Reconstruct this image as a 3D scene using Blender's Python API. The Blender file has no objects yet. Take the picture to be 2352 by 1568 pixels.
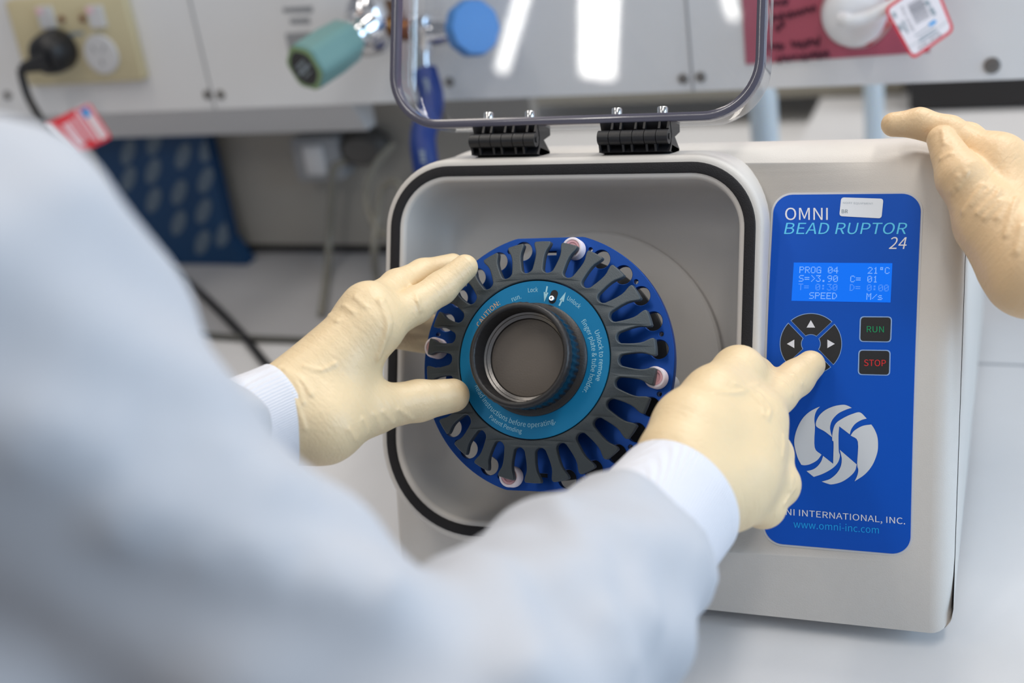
import bpy, bmesh, math, os
import numpy as np
from mathutils import Vector, Matrix

C = bpy.context.scene.collection
SC = bpy.context.scene

# ------------------------------------------------------------------ camera
FPX, CX, CY = 3050.0, 1176.0, 784.0            # measured on the 2352 x 1568 photograph
RX = np.array([0.9320640091812779, 0.03124236902283613, -0.36094403605928105])
RY = np.array([0.33701334495827384, -0.44039931343675087, 0.8321480938177254])
RZ = np.array([-0.1329612278408942, -0.8972582454913856, -0.421009445011347])
R = np.array([RX, RY, RZ])                      # camera (x right, y down, z ahead) -> world
corner = np.array([0.25656919, 0.17486412, 0.77632541])
CAM = -(R @ (corner - RZ * 0.012))              # the bench point below the machine's corner is the origin
cd = bpy.data.cameras.new('camera')
cam = bpy.data.objects.new('camera', cd); C.objects.link(cam)
m = Matrix.Identity(4)
for i, v in enumerate((R[:, 0], -R[:, 1], -R[:, 2])):
    for j in range(3):
        m[j][i] = v[j]
for j in range(3):
    m[j][3] = CAM[j]
cam.matrix_world = m
cd.sensor_width = 36.0
cd.lens = FPX / 2352 * 36.0
cd.clip_start = 0.02
cd.dof.use_dof = True
cd.dof.focus_distance = 0.785
cd.dof.aperture_fstop = 3.7
SC.camera = cam

# ------------------------------------------------------------------ light
def lin(c):
    return tuple(((x / 255) / 12.92 if x / 255 <= 0.04045 else ((x / 255 + 0.055) / 1.055) ** 2.4) for x in c)

W = bpy.data.worlds.new('world'); SC.world = W; W.use_nodes = True
W.node_tree.nodes['Background'].inputs[0].default_value = (0.80, 0.83, 0.90, 1)
W.node_tree.nodes['Background'].inputs[1].default_value = 0.29

def area(name, loc, target, sx, sy, power, col):
    l = bpy.data.lights.new(name, 'AREA'); l.shape = 'RECTANGLE'; l.size = sx; l.size_y = sy
    l.energy = power; l.color = col
    o = bpy.data.objects.new(name, l); C.objects.link(o); o.location = loc
    d = Vector(target) - Vector(loc)
    o.rotation_euler = d.to_track_quat('-Z', 'Y').to_euler()
    return o
area('ceiling_light', (-0.95, 0.15, 1.75), (-0.95, 0.15, 0), 0.20, 1.5, 9, (1.0, 0.92, 0.81))
area('ceiling_light', (0.40, -0.20, 1.75), (0.40, -0.20, 0), 0.20, 1.5, 11, (1.0, 0.94, 0.86))
area('ceiling_light', (0.30, 0.98, 1.75), (0.30, 0.98, 0), 1.2, 0.30, 21, (1.0, 0.97, 0.93))
for x, y, w, l, p, rz in ((-0.885, -1.43, 0.085, 0.88, 4.6, -0.283), (-1.055, -1.43, 0.028, 0.86, 1.2, -0.49), (-0.62, -1.30, 0.022, 0.70, 0.8, 0.0)):
    area('ceiling_light', (x, y, 1.75), (x, y, 0), w, l, p, (1.0, 0.96, 0.90)).rotation_euler = (0, 0, rz)
area('window_light', (2.0, -0.20, 0.75), (0.0, 0.0, 0.12), 1.5, 1.2, 33, (0.55, 0.77, 1.0))
SC.view_settings.view_transform = 'Standard'
SC.view_settings.look = 'None'
SC.view_settings.exposure = 0.0
SC.view_settings.gamma = 1.0
SC.view_settings.use_curve_mapping = False

# ------------------------------------------------------------------ frames and measuring
P0 = CAM + R @ (np.array([(1735 - CX) / FPX, (800 - CY) / FPX, 1.0]) * 0.785)
UX = np.array([1.0, 0, 0])
VV = np.array([0, 4.26590016e-01, 9.04445111e-01])      # up along the machine's tilted front
NN = np.array([0, -0.90444511, 0.42659002])             # out of the machine's front
def F(u, v, d=0.0): return P0 + u * UX + v * VV + d * NN
def ray(x, y): return R @ np.array([(x - CX) / FPX, (y - CY) / FPX, 1.0])
def at(x, y, depth): return CAM + ray(x, y) * depth       # a point seen at x, y, depth ahead
def hit(x, y, p, n):
    r = ray(x, y); return CAM + r * (np.dot(np.asarray(p) - CAM, n) / np.dot(r, n))
def onY(x, y, yy): return hit(x, y, np.array([0, yy, 0]), np.array([0, 1.0, 0]))
def onZ(x, y, zz): return hit(x, y, np.array([0, 0, zz]), np.array([0, 0, 1.0]))
def depth_of(p): return float(np.dot(np.asarray(p) - CAM, R[:, 2]))
def nrm(v): v = np.asarray(v, float); return v / np.linalg.norm(v)
def curve_d(v): return -0.015 - (v + 0.013) ** 2 / 1.1   # the bulging right-hand front
def PU(x, y, lift=0.0):                                   # a point on that front
    d = -0.02
    for _ in range(6):
        p = hit(x, y, P0 + NN * (d + lift), NN); v = float(np.dot(p - P0, VV)); d = curve_d(v)
    return p

# ------------------------------------------------------------------ materials
def mat(name, rgb, rough=0.5, metal=0.0, bump=0.0, scale=300.0, var=0.0, sss=0.0, emit=None, es=1.0, spec=0.5, coat=0.0):
    M = bpy.data.materials.new(name); M.use_nodes = True
    nt = M.node_tree; b = nt.nodes['Principled BSDF']
    b.inputs['Base Color'].default_value = (*lin(rgb), 1)
    b.inputs['Roughness'].default_value = rough
    b.inputs['Metallic'].default_value = metal
    b.inputs['Specular IOR Level'].default_value = spec
    b.inputs['Coat Weight'].default_value = coat
    if sss:
        b.inputs['Subsurface Weight'].default_value = sss
        b.inputs['Subsurface Radius'].default_value = (0.006, 0.004, 0.0025)
        b.inputs['Subsurface Scale'].default_value = 0.6
    if emit is not None:
        b.inputs['Emission Color'].default_value = (*lin(emit), 1)
        b.inputs['Emission Strength'].default_value = es
    if bump or var:
        tc = nt.nodes.new('ShaderNodeTexCoord')
        n = nt.nodes.new('ShaderNodeTexNoise'); n.inputs['Scale'].default_value = scale; n.inputs['Detail'].default_value = 4
        nt.links.new(tc.outputs['Object'], n.inputs['Vector'])
        if bump:
            bn = nt.nodes.new('ShaderNodeBump'); bn.inputs['Strength'].default_value = bump; bn.inputs['Distance'].default_value = 0.001
            nt.links.new(n.outputs['Fac'], bn.inputs['Height']); nt.links.new(bn.outputs['Normal'], b.inputs['Normal'])
        if var:
            mx = nt.nodes.new('ShaderNodeMix'); mx.data_type = 'RGBA'
            n2 = nt.nodes.new('ShaderNodeTexNoise'); n2.inputs['Scale'].default_value = scale * 0.1; n2.inputs['Detail'].default_value = 6
            nt.links.new(tc.outputs['Object'], n2.inputs['Vector'])
            a = lin(rgb)
            mx.inputs[6].default_value = (*[c * (1 - var) for c in a], 1)
            mx.inputs[7].default_value = (*[min(1, c * (1 + var)) for c in a], 1)
            nt.links.new(n2.outputs['Fac'], mx.inputs[0]); nt.links.new(mx.outputs[2], b.inputs['Base Color'])
    return M

def clear_mat(name, tint, gloss_max=0.35, base=0.04):
    M = bpy.data.materials.new(name); M.use_nodes = True; nt = M.node_tree
    nt.nodes.remove(nt.nodes['Principled BSDF'])
    out = nt.nodes['Material Output']
    tr = nt.nodes.new('ShaderNodeBsdfTransparent'); tr.inputs[0].default_value = (*tint, 1)
    gl = nt.nodes.new('ShaderNodeBsdfGlossy'); gl.inputs['Roughness'].default_value = 0.03
    lw = nt.nodes.new('ShaderNodeLayerWeight'); lw.inputs[0].default_value = 0.35
    mr = nt.nodes.new('ShaderNodeMapRange'); mr.inputs['To Min'].default_value = base; mr.inputs['To Max'].default_value = gloss_max
    nt.links.new(lw.outputs['Facing'], mr.inputs['Value'])
    mx = nt.nodes.new('ShaderNodeMixShader')
    nt.links.new(mr.outputs[0], mx.inputs[0]); nt.links.new(tr.outputs[0], mx.inputs[1]); nt.links.new(gl.outputs[0], mx.inputs[2])
    nt.links.new(mx.outputs[0], out.inputs['Surface'])
    return M

def wave_bump(M, scale, strength, axis='X', dist=0.6):
    nt = M.node_tree; b = nt.nodes['Principled BSDF']
    tc = nt.nodes.new('ShaderNodeTexCoord'); w = nt.nodes.new('ShaderNodeTexWave')
    w.bands_direction = axis; w.inputs['Scale'].default_value = scale; w.inputs['Distortion'].default_value = dist
    bn = nt.nodes.new('ShaderNodeBump'); bn.inputs['Strength'].default_value = strength; bn.inputs['Distance'].default_value = 0.001
    nt.links.new(tc.outputs['Object'], w.inputs['Vector']); nt.links.new(w.outputs['Fac'], bn.inputs['Height'])
    nt.links.new(bn.outputs['Normal'], b.inputs['Normal'])
    return M

M_SHELL = mat('warm_grey_painted_shell', (212, 207, 201), 0.45, bump=0.15, scale=1500, var=0.02)
M_SHELL_SHADE = mat('shaded_shell', (198, 195, 192), 0.5, bump=0.1, scale=1200)  # shell plastic in a darker tone, shade inside the chamber put into colour
M_FOAM = mat('black_foam', (38, 36, 38), 0.9, bump=0.9, scale=1800, var=0.15)
M_BLKPL = mat('black_plastic', (28, 28, 31), 0.42, bump=0.1, scale=900)
M_STEEL = mat('bright_steel', (215, 215, 215), 0.18, 1.0, var=0.03)
M_CHROME = mat('chrome', (225, 225, 228), 0.08, 1.0)
M_BRASS = mat('dull_brass', (120, 84, 50), 0.35, 1.0)
M_PANEL = mat('blue_overlay', (0, 82, 190), 0.5, spec=0.25, var=0.02, scale=200)
M_WHITEINK = mat('white_ink', (232, 233, 240), 0.5, var=0.01)
M_CYANINK = mat('cyan_ink', (90, 205, 250), 0.5, var=0.01)
M_BLUEINK = mat('mid_blue_ink', (0, 168, 245), 0.5, var=0.01)
M_KEY = mat('black_key', (33, 33, 35), 0.45, bump=0.05, scale=900)
M_KEYLINE = mat('pale_key_outline', (150, 185, 235), 0.5, var=0.01)
M_GREEN = mat('green_ink', (0, 150, 95), 0.5, var=0.01)
M_RED = mat('red_ink', (222, 40, 45), 0.5, var=0.01)
M_LCD = mat('backlit_blue_display', (0, 30, 110), 0.4, spec=0.2, emit=(0, 122, 255), es=0.8, var=0.01)
M_LCDTXT = mat('display_dots', (90, 120, 170), 0.4, emit=(130, 180, 245), es=0.75, var=0.01)
M_LCDDIM = mat('faded_display_dots', (60, 90, 150), 0.4, emit=(80, 150, 250), es=0.75, var=0.01)
M_LOGO = mat('pale_grey_ink', (214, 217, 222), 0.45, var=0.01)
M_STICK = mat('white_sticker', (232, 238, 246), 0.5, var=0.01)
M_FAINT = mat('faded_print', (186, 196, 204), 0.6, var=0.01)
M_GREYINK = mat('grey_print', (140, 152, 160), 0.6, var=0.01)
M_ANOD = mat('blue_anodised_metal', (0, 64, 146), 0.4, 0.6, var=0.06, scale=150)
M_FING = mat('dark_grey_green_plastic', (62, 70, 75), 0.5, bump=0.2, scale=1500, var=0.04)
M_TEAL = mat('teal_label', (0, 122, 172), 0.55, spec=0.3, var=0.03, scale=250)
M_PALEINK = mat('pale_teal_ink', (165, 214, 228), 0.5, var=0.01)
M_ORANGE = mat('pale_orange_ink', (226, 178, 130), 0.5, var=0.01)
M_KNOB = mat('matt_black_knob', (32, 30, 31), 0.42, bump=0.15, scale=1200, var=0.15)
M_KNURL = mat('dark_teal_knurl', (10, 46, 68), 0.25, 0.2, var=0.1)
M_LINER = mat('brushed_liner', (128, 125, 123), 0.36, 0.9, bump=0.1, scale=900)
M_DISC = mat('brown_grey_disc', (112, 104, 96), 0.6, bump=0.15, scale=900, var=0.05)
M_CAPW = mat('milky_cap', (238, 226, 234), 0.4, sss=0.3, var=0.01)
M_CAPP = mat('pink_cap_insert', (236, 178, 186), 0.4, sss=0.2, var=0.01)
M_TUBE = mat('milky_tube', (214, 216, 222), 0.35, sss=0.4, var=0.01)
def latex(nm, c=(226, 202, 162)): return mat(nm, c, 0.44, bump=0.3, scale=420, var=0.07, sss=0.15)
def wrinkle(M, ax, s1=300.0, s2=60.0, strength=0.22):
    nt = M.node_tree; b = nt.nodes['Principled BSDF']; old = b.inputs['Normal'].links[0].from_node
    ax = nrm(ax); c1 = nrm(np.cross(ax, [.3, .2, .9])); c2 = np.cross(ax, c1)
    tc = nt.nodes.new('ShaderNodeTexCoord'); cb = nt.nodes.new('ShaderNodeCombineXYZ')
    for i, (v, k) in enumerate(((ax, s1), (c1, s2), (c2, s2))):
        d = nt.nodes.new('ShaderNodeVectorMath'); d.operation = 'DOT_PRODUCT'; d.inputs[1].default_value = tuple(v * k)
        nt.links.new(tc.outputs['Object'], d.inputs[0]); nt.links.new(d.outputs['Value'], cb.inputs[i])
    n = nt.nodes.new('ShaderNodeTexNoise'); n.inputs['Scale'].default_value = 1.0; n.inputs['Detail'].default_value = 3; n.inputs['Distortion'].default_value = .6
    nt.links.new(cb.outputs[0], n.inputs['Vector'])
    bn = nt.nodes.new('ShaderNodeBump'); bn.inputs['Strength'].default_value = strength; bn.inputs['Distance'].default_value = 0.002
    nt.links.new(n.outputs['Fac'], bn.inputs['Height']); nt.links.new(old.outputs['Normal'], bn.inputs['Normal'])
    nt.links.new(bn.outputs['Normal'], b.inputs['Normal']); return M
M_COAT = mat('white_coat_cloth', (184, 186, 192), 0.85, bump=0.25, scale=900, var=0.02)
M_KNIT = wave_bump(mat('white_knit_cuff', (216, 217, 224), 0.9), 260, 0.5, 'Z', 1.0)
M_BENCH = mat('white_worktop', (222, 222, 224), 0.36, var=0.02, bump=0.03, scale=400)
M_UNIT = mat('white_laminate', (226, 226, 227), 0.42, var=0.015)
M_SEAMLN = mat('grey_joint', (150, 152, 156), 0.6, var=0.02)
M_BENCH_SHADE = mat('worktop_shade_grey', (172, 172, 175), 0.45, var=0.03)  # worktop colour with the shade under the unit painted in
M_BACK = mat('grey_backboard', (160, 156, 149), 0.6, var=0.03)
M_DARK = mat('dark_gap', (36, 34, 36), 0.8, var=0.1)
M_CREAM = mat('cream_plate', (200, 188, 152), 0.4, var=0.02)
M_PALEPL = mat('pale_grey_plastic', (206, 206, 208), 0.4, var=0.02)
M_BROWN = mat('brown_neon', (132, 92, 70), 0.5, var=0.05)
M_WHITEPL = mat('white_plastic', (232, 234, 238), 0.35, var=0.01)
M_TAGRED = mat('red_tag', (214, 28, 48), 0.4, var=0.02)
M_TAGWHT = mat('white_tag', (228, 222, 226), 0.45, var=0.02)
M_TAGINK = mat('dark_print', (72, 70, 80), 0.6, var=0.05)
M_TAGBLU = mat('sky_blue_print', (45, 155, 220), 0.5, var=0.02)
M_TAGPNK = mat('pink_print', (232, 190, 200), 0.5, var=0.02)
M_SAGE = mat('sage_green_knob', (112, 152, 150), 0.45, var=0.03)
M_SAGE2 = mat('moss_green_rim', (124, 150, 106), 0.45, var=0.03)
M_BLUEKN = mat('sky_blue_knob', (52, 130, 205), 0.4, var=0.03)
M_HOSE = mat('royal_blue_rubber', (0, 44, 118), 0.5, var=0.05)
M_BOXBLU = mat('navy_card', (0, 56, 98), 0.6, var=0.04)
M_BOXOVL = mat('slate_oval_print', (92, 108, 124), 0.6, var=0.03)
M_PINKSH = mat('pink_film', (176, 82, 104), 0.35, var=0.06, scale=60)
M_PINKINK = mat('dark_marker', (92, 40, 60), 0.7, var=0.1)
M_INSTR = mat('black_casing', (30, 28, 30), 0.4, var=0.05)
M_OLIVE = mat('olive_casing', (158, 152, 138), 0.5, var=0.05)
M_PALEBL = mat('pale_blue_plastic', (205, 222, 236), 0.3, sss=0.2, var=0.03)
M_TUBING = mat('cloudy_tubing', (138, 136, 127), 0.25, sss=0.3, var=0.05)
M_CORDGR = mat('grey_cord', (88, 88, 84), 0.5, var=0.05)
M_FLOOR = mat('grey_vinyl', (150, 150, 150), 0.5, var=0.05)
M_LID = clear_mat('clear_acrylic', (0.95, 0.965, 0.985), 0.5, 0.05)
M_RIM = mat('smoky_acrylic_edge', (86, 84, 98), 0.18, sss=0.0, var=0.08, scale=400, coat=0.4)

# ------------------------------------------------------------------ mesh helpers
def mk(name, verts, faces, material, parent=None, smooth=True, angle=40):
    me = bpy.data.meshes.new(name)
    me.from_pydata([tuple(map(float, v)) for v in verts], [], [tuple(int(i) for i in f) for f in faces])
    me.validate(); me.update()
    o = bpy.data.objects.new(name, me); C.objects.link(o)
    if material is not None: me.materials.append(material)
    if smooth and len(me.polygons):
        bm = bmesh.new(); bm.from_mesh(me)
        bmesh.ops.recalc_face_normals(bm, faces=bm.faces)
        lim = math.radians(angle)
        for f in bm.faces: f.smooth = True
        for e in bm.edges:
            if len(e.link_faces) == 2 and e.calc_face_angle(0) > lim: e.smooth = False
        bm.to_mesh(me); bm.free()
    if parent is not None: adopt(o, parent)
    return o
def adopt(o, parent):
    o.parent = parent
    o.matrix_parent_inverse = Matrix.Translation(-Vector(parent.location)) if parent.type == 'EMPTY' else Matrix.Identity(4)
def thing(name, label, cat, loc, group=None):
    o = bpy.data.objects.new(name, None); C.objects.link(o); o.location = Vector(tuple(map(float, loc)))
    o.empty_display_size = 0.02
    return tag(o, label, cat, group)
def tag(o, label, cat, group=None):
    o['label'] = label; o['category'] = cat
    if group: o['group'] = group
    return o
def struct(o): o['kind'] = 'structure'; return o

class MB:
    def __init__(s): s.v = []; s.f = []
    def add(s, v, f):
        k = len(s.v); s.v += [tuple(map(float, p)) for p in v]; s.f += [tuple(i + k for i in q) for q in f]; return s
    def box(s, lo, hi, fr=None):
        (a, b, c), (d, e, g) = lo, hi
        v = [(a, b, c), (d, b, c), (d, e, c), (a, e, c), (a, b, g), (d, b, g), (d, e, g), (a, e, g)]
        if fr is not None: v = [fr(*p) for p in v]
        return s.add(v, [(3, 2, 1, 0), (4, 5, 6, 7), (0, 1, 5, 4), (1, 2, 6, 5), (2, 3, 7, 6), (3, 0, 4, 7)])
    def prism(s, pts, h0, h1, fr):            # convex outline
        n = len(pts); v = [fr(x, y, h0) for x, y in pts] + [fr(x, y, h1) for x, y in pts]
        return s.add(v, [tuple(range(n))[::-1], tuple(range(n, 2 * n))] + [(i, (i + 1) % n, n + (i + 1) % n, n + i) for i in range(n)])
    def loft(s, rings, cap=True, closed=False):
        n = len(rings[0]); v = [p for r in rings for p in r]; f = []
        m_ = len(rings)
        for a in range(m_ if closed else m_ - 1):
            b = (a + 1) % m_
            for i in range(n):
                j = (i + 1) % n; f.append((a * n + i, a * n + j, b * n + j, b * n + i))
        if cap and not closed: f += [tuple(range(n))[::-1], tuple(range((m_ - 1) * n, m_ * n))]
        return s.add(v, f)
    def lathe(s, prof, fr, n=64, cap=True, rmod=None):
        rings = []
        for r, h in prof:
            ring = []
            for i in range(n):
                a = 2 * math.pi * i / n; rr = r * (rmod(a, h) if rmod else 1)
                ring.append(fr(rr * math.cos(a), rr * math.sin(a), h))
            rings.append(ring)
        return s.loft(rings, cap)
    def tube(s, path, r, n=12, cap=True):
        path = [np.asarray(p, float) for p in path]; rings = []
        rr = r if hasattr(r, '__len__') else [r] * len(path)
        t = nrm(path[1] - path[0]); a = nrm(np.cross(t, [0.31, 0.2, 0.93])); 
        for i, p in enumerate(path):
            t = nrm(path[min(i + 1, len(path) - 1)] - path[max(i - 1, 0)])
            a = nrm(a - t * np.dot(a, t)); b = np.cross(t, a)
            rings.append([p + rr[i] * (math.cos(q) * a + math.sin(q) * b) for q in np.linspace(0, 2 * math.pi, n, endpoint=False)])
        return s.loft(rings, cap)
    def build(s, name, material, parent=None, smooth=True, angle=40): return mk(name, s.v, s.f, material, parent, smooth, angle)

def spline(pts, n=10):
    P = [np.asarray(p, float) for p in pts]; P = [2 * P[0] - P[1]] + P + [2 * P[-1] - P[-2]]; out = []
    for i in range(1, len(P) - 2):
        for t in np.linspace(0, 1, n, endpoint=False):
            a, b, c, d = P[i - 1:i + 3]
            out.append(0.5 * (2 * b + (c - a) * t + (2 * a - 5 * b + 4 * c - d) * t * t + (3 * b - a - 3 * c + d) * t ** 3))
    out.append(P[-2]); return out

def flat_fill(outlines, depth=0.0, bevel=0.0):
    """Triangulated flat (or extruded) area between closed outlines, holes included: list of (x, y, z), faces."""
    cu = bpy.data.curves.new('outline', 'CURVE'); cu.dimensions = '2D'; cu.fill_mode = 'BOTH'
    cu.extrude = depth / 2; cu.bevel_depth = bevel; cu.bevel_resolution = 2; cu.offset = -bevel
    for o in outlines:
        s = cu.splines.new('POLY'); s.points.add(len(o) - 1)
        for p, q in zip(s.points, o): p.co = (q[0] * 100, q[1] * 100, 0, 1)
        s.use_cyclic_u = True
    cu.extrude *= 100; cu.bevel_depth *= 100; cu.offset *= 100
    ob = bpy.data.objects.new('outline', cu); C.objects.link(ob)
    me = bpy.data.meshes.new_from_object(ob.evaluated_get(bpy.context.evaluated_depsgraph_get()))
    v = [(q.co.x / 100, q.co.y / 100, q.co.z / 100) for q in me.vertices]; f = [tuple(p.vertices) for p in me.polygons]
    bpy.data.objects.remove(ob); bpy.data.curves.remove(cu); bpy.data.meshes.remove(me)
    return v, f

_glyph = {}
CAPH = [0]
try:                                                       # Blender's own sans serif
    SANS = bpy.data.fonts.load(os.path.join(bpy.utils.system_resource('DATAFILES'), 'fonts', 'Noto Sans CJK Regular.woff2'))
except Exception:
    SANS = None
def text_mesh(s, bold=0.0):
    """(verts in units of capital height, faces, width)"""
    key = (s, bold)
    if key not in _glyph:
        cu = bpy.data.curves.new('t', 'FONT'); cu.body = s; cu.size = 1.0; cu.resolution_u = 4
        if SANS: cu.font = SANS; cu.offset = 0.0
        ob = bpy.data.objects.new('t', cu); C.objects.link(ob)
        me = bpy.data.meshes.new_from_object(ob.evaluated_get(bpy.context.evaluated_depsgraph_get()))
        v = np.array([(q.co.x, q.co.y) for q in me.vertices]); f = [tuple(p.vertices) for p in me.polygons]
        bpy.data.objects.remove(ob); bpy.data.curves.remove(cu); bpy.data.meshes.remove(me)
        v[:, 0] -= v[:, 0].min()
        _glyph[key] = (v / (CAPH[0] or 0.727), f)
    return _glyph[key]
_h = text_mesh('H')[0]; CAPH[0] = 0.727 * (_h[:, 1].max() - _h[:, 1].min()); _glyph.clear()

def rrect(u0, u1, v0, v1, rt, rb, n=12):
    """Rounded rectangle outline, counter-clockwise from the bottom right; radius rt at the top, rb at the bottom."""
    out = []
    for cx, cy, r, a0 in ((u1 - rb, v0 + rb, rb, -90), (u1 - rt, v1 - rt, rt, 0), (u0 + rt, v1 - rt, rt, 90), (u0 + rb, v0 + rb, rb, 180)):
        for k in range(n + 1):
            a = math.radians(a0 + 90 * k / n); out.append((cx + r * math.cos(a), cy + r * math.sin(a)))
    return out

# ------------------------------------------------------------------ signed-distance bodies (hands and clothes)
def seg_d(P, a, b, ra, rb):
    a = np.asarray(a, np.float32); b = np.asarray(b, np.float32); ab = b - a
    t = np.clip(((P - a) @ ab) / max(float(ab @ ab), 1e-12), 0, 1)
    return np.linalg.norm(P - a - t[..., None] * ab, axis=-1) - (ra + (rb - ra) * t)
def smin(a, b, k):
    h = np.maximum(k - np.abs(a - b), 0) / k
    return np.minimum(a, b) - h * h * k * 0.25
def chain(P, pts, k=0.004):
    d = None
    for (a, ra), (b, rb) in zip(pts[:-1], pts[1:]):
        e = seg_d(P, a, b, ra, rb); d = e if d is None else smin(d, e, k)
    return d
def surface_net(fn, lo, hi, h):
    lo = np.asarray(lo, float); n = np.ceil((np.asarray(hi) - lo) / h).astype(int) + 1
    D = np.empty(n, np.float32)
    ys = (lo[1] + h * np.arange(n[1])).astype(np.float32); zs = (lo[2] + h * np.arange(n[2])).astype(np.float32)
    for i0 in range(0, n[0], 24):
        xs = (lo[0] + h * np.arange(i0, min(i0 + 24, n[0]))).astype(np.float32)
        G = np.stack(np.meshgrid(xs, ys, zs, indexing='ij'), -1)
        D[i0:i0 + len(xs)] = fn(G)
    S = D < 0
    nc = n - 1
    acc = np.zeros((*nc, 3), np.float32); cnt = np.zeros(nc, np.int16)
    base = np.stack(np.meshgrid(*[np.arange(k) for k in nc], indexing='ij'), -1).astype(np.float32)
    def sl(o, arr): return arr[o[0]:o[0] + nc[0], o[1]:o[1] + nc[1], o[2]:o[2] + nc[2]]
    for ax in range(3):
        o1, o2 = [a for a in range(3) if a != ax]
        for i in (0, 1):
            for j in (0, 1):
                c = [0, 0, 0]; c[o1] = i; c[o2] = j; e = list(c); e[ax] = 1
                a, b = sl(c, D), sl(e, D); x = (a < 0) != (b < 0)
                t = np.where(x, a / np.where(x, a - b, 1), 0)
                off = np.zeros((*nc, 3), np.float32); off[..., o1] = i; off[..., o2] = j; off[..., ax] = t
                acc += off * x[..., None]; cnt += x
    act = cnt > 0
    idx = -np.ones(nc, int); idx[act] = np.arange(act.sum())
    V = lo + h * (base[act] + acc[act] / cnt[act][:, None])
    faces = []
    for ax in range(3):
        o1, o2 = [(1, 2), (2, 0), (0, 1)][ax]
        a = np.take(S, range(0, n[ax] - 1), ax); b = np.take(S, range(1, n[ax]), ax)
        pos = np.argwhere(a != b)
        ok = (pos[:, o1] > 0) & (pos[:, o2] > 0) & (pos[:, o1] < nc[o1]) & (pos[:, o2] < nc[o2]); pos = pos[ok]
        fl = a[tuple(pos.T)]
        q = []
        for d1, d2 in ((-1, -1), (0, -1), (0, 0), (-1, 0)):
            p = pos.copy(); p[:, o1] += d1; p[:, o2] += d2; q.append(idx[tuple(p.T)])
        q = np.stack(q, 1); q[~fl] = q[~fl][:, ::-1]; faces.append(q)
    return V, np.concatenate(faces)
def trace(fn, x, y, d0=0.3, d1=1.2):
    r = ray(x, y); ln = np.linalg.norm(r); t = d0
    for _ in range(90):
        d = float(fn((CAM + r * t)[None].astype(np.float32))[0])
        if d < 2e-4: return CAM + r * t
        t += d * 0.8 / ln
        if t > d1: return None
    return CAM + r * t

# ================================================================== the room's large pieces
struct(MB().box((-2.6, -1.6, -0.93), (1.7, 2.2, -0.90)).build('floor', M_FLOOR, smooth=False))
bench = thing('lab_bench', 'long white laboratory bench carrying the grey machine', 'bench', (-0.4, 0.5, -0.9))
MB().box((-2.3, -0.26, -0.035), (1.25, 0.378, 0.0)).box((-0.24, 0.382, -0.035), (1.25, 1.75, 0.0)).build('worktop', M_BENCH, bench, False)
MB().box((-2.3, 0.382, -0.035), (-0.2405, 0.75, 0.0)).build('shaded_worktop', M_BENCH_SHADE, bench, False)  # rear-left worktop, its grey painted for the shade below the unit
MB().box((-2.3, 0.3775, -0.034), (1.25, 0.3825, -0.0015)).build('joint', M_SEAMLN, bench, False)
MB().box((-2.25, -0.18, -0.9), (1.2, 1.7, -0.036)).build('carcass', M_UNIT, bench, False)
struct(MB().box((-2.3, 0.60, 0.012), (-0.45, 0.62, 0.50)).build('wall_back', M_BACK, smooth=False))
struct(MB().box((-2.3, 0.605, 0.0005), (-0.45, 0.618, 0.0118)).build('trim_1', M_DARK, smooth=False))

# ================================================================== the machine
SU0, SU1, SV0, SV1, SRT, SRB = -0.2411, -0.0018, -0.1265, 0.1108, 0.040, 0.062     # outer edge of the door seal
def seal_outline(o, n=14): return rrect(SU0 - o, SU1 + o, SV0 - o, SV1 + o, max(SRT + o, .004), max(SRB + o, .004), n)
mach = thing('bead_mill_homogenizer', 'grey bench machine with open clear lid, blue control panel and round chamber', 'machine', (-0.115, 0.22, 0.0))

prof = [(v, curve_d(v)) for v in np.linspace(-0.166, 0.098, 26)]
b0, b1, b2 = np.array([0.098, curve_d(0.098)]), np.array([0.1225, -0.0305]), np.array([0.1285, -0.056])
for t in np.linspace(0.1, 1, 9): prof.append(tuple(b0 * (1 - t) ** 2 + 2 * b1 * t * (1 - t) + b2 * t * t))
front_n = len(prof)
SPL = -0.064
def botv(d): return (0.0095 - P0[2] - NN[2] * d) / VV[2]
def end_loft(poly, u0, u1, rl, rr):
    """Extrude a (v, d) outline along the machine's width, its two ends rounded by rl and rr."""
    P = np.array(poly); n = len(P)
    nx = np.roll(P, -1, 0) - P; pv = P - np.roll(P, 1, 0)
    a = np.stack([nx[:, 1], -nx[:, 0]], 1); b = np.stack([pv[:, 1], -pv[:, 0]], 1)
    a /= np.linalg.norm(a, axis=1)[:, None] + 1e-12; b /= np.linalg.norm(b, axis=1)[:, None] + 1e-12
    m_ = a + b; m_ /= np.linalg.norm(m_, axis=1)[:, None]; m_ /= np.maximum((m_ * a).sum(1), .5)[:, None]
    if np.sum(P[:, 0] * np.roll(P[:, 1], -1) - P[:, 1] * np.roll(P[:, 0], -1)) < 0: m_ = -m_
    rings = []
    for u, r, sg in ((u0, rl, 1), (u1, rr, -1)):
        q = []
        for t in np.linspace(0, math.pi / 2, 8):
            q.append((u + sg * r * (1 - math.sin(t)), r * (1 - math.cos(t))))
        rings += q if sg < 0 else q[::-1]
    rings = sorted(set(rings + [(u1 - 0.034 + 0.034 * t, 0.0) for t in np.linspace(0, .62, 6)] + [(u0 + 0.046 * (1 - t), 0.0) for t in np.linspace(0, .88, 10)]), key=lambda q: q[0])
    out = []
    for u, dl in rings:
        t = min(max((u - (u1 - 0.034)) / 0.034, 0), 0.985); drop = 0.034 * (1 - math.sqrt(1 - t * t)) * .75
        t = min(max((u0 + 0.046 - u) / 0.046, 0), 0.985); drop += 0.046 * (1 - math.sqrt(1 - t * t))
        out.append([F(u, p[0] - drop * min(max((p[0] - 0.075) / 0.04, 0), 1) ** 1.2, p[1]) for p in P - m_ * dl])
    return MB().loft(out)
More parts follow.
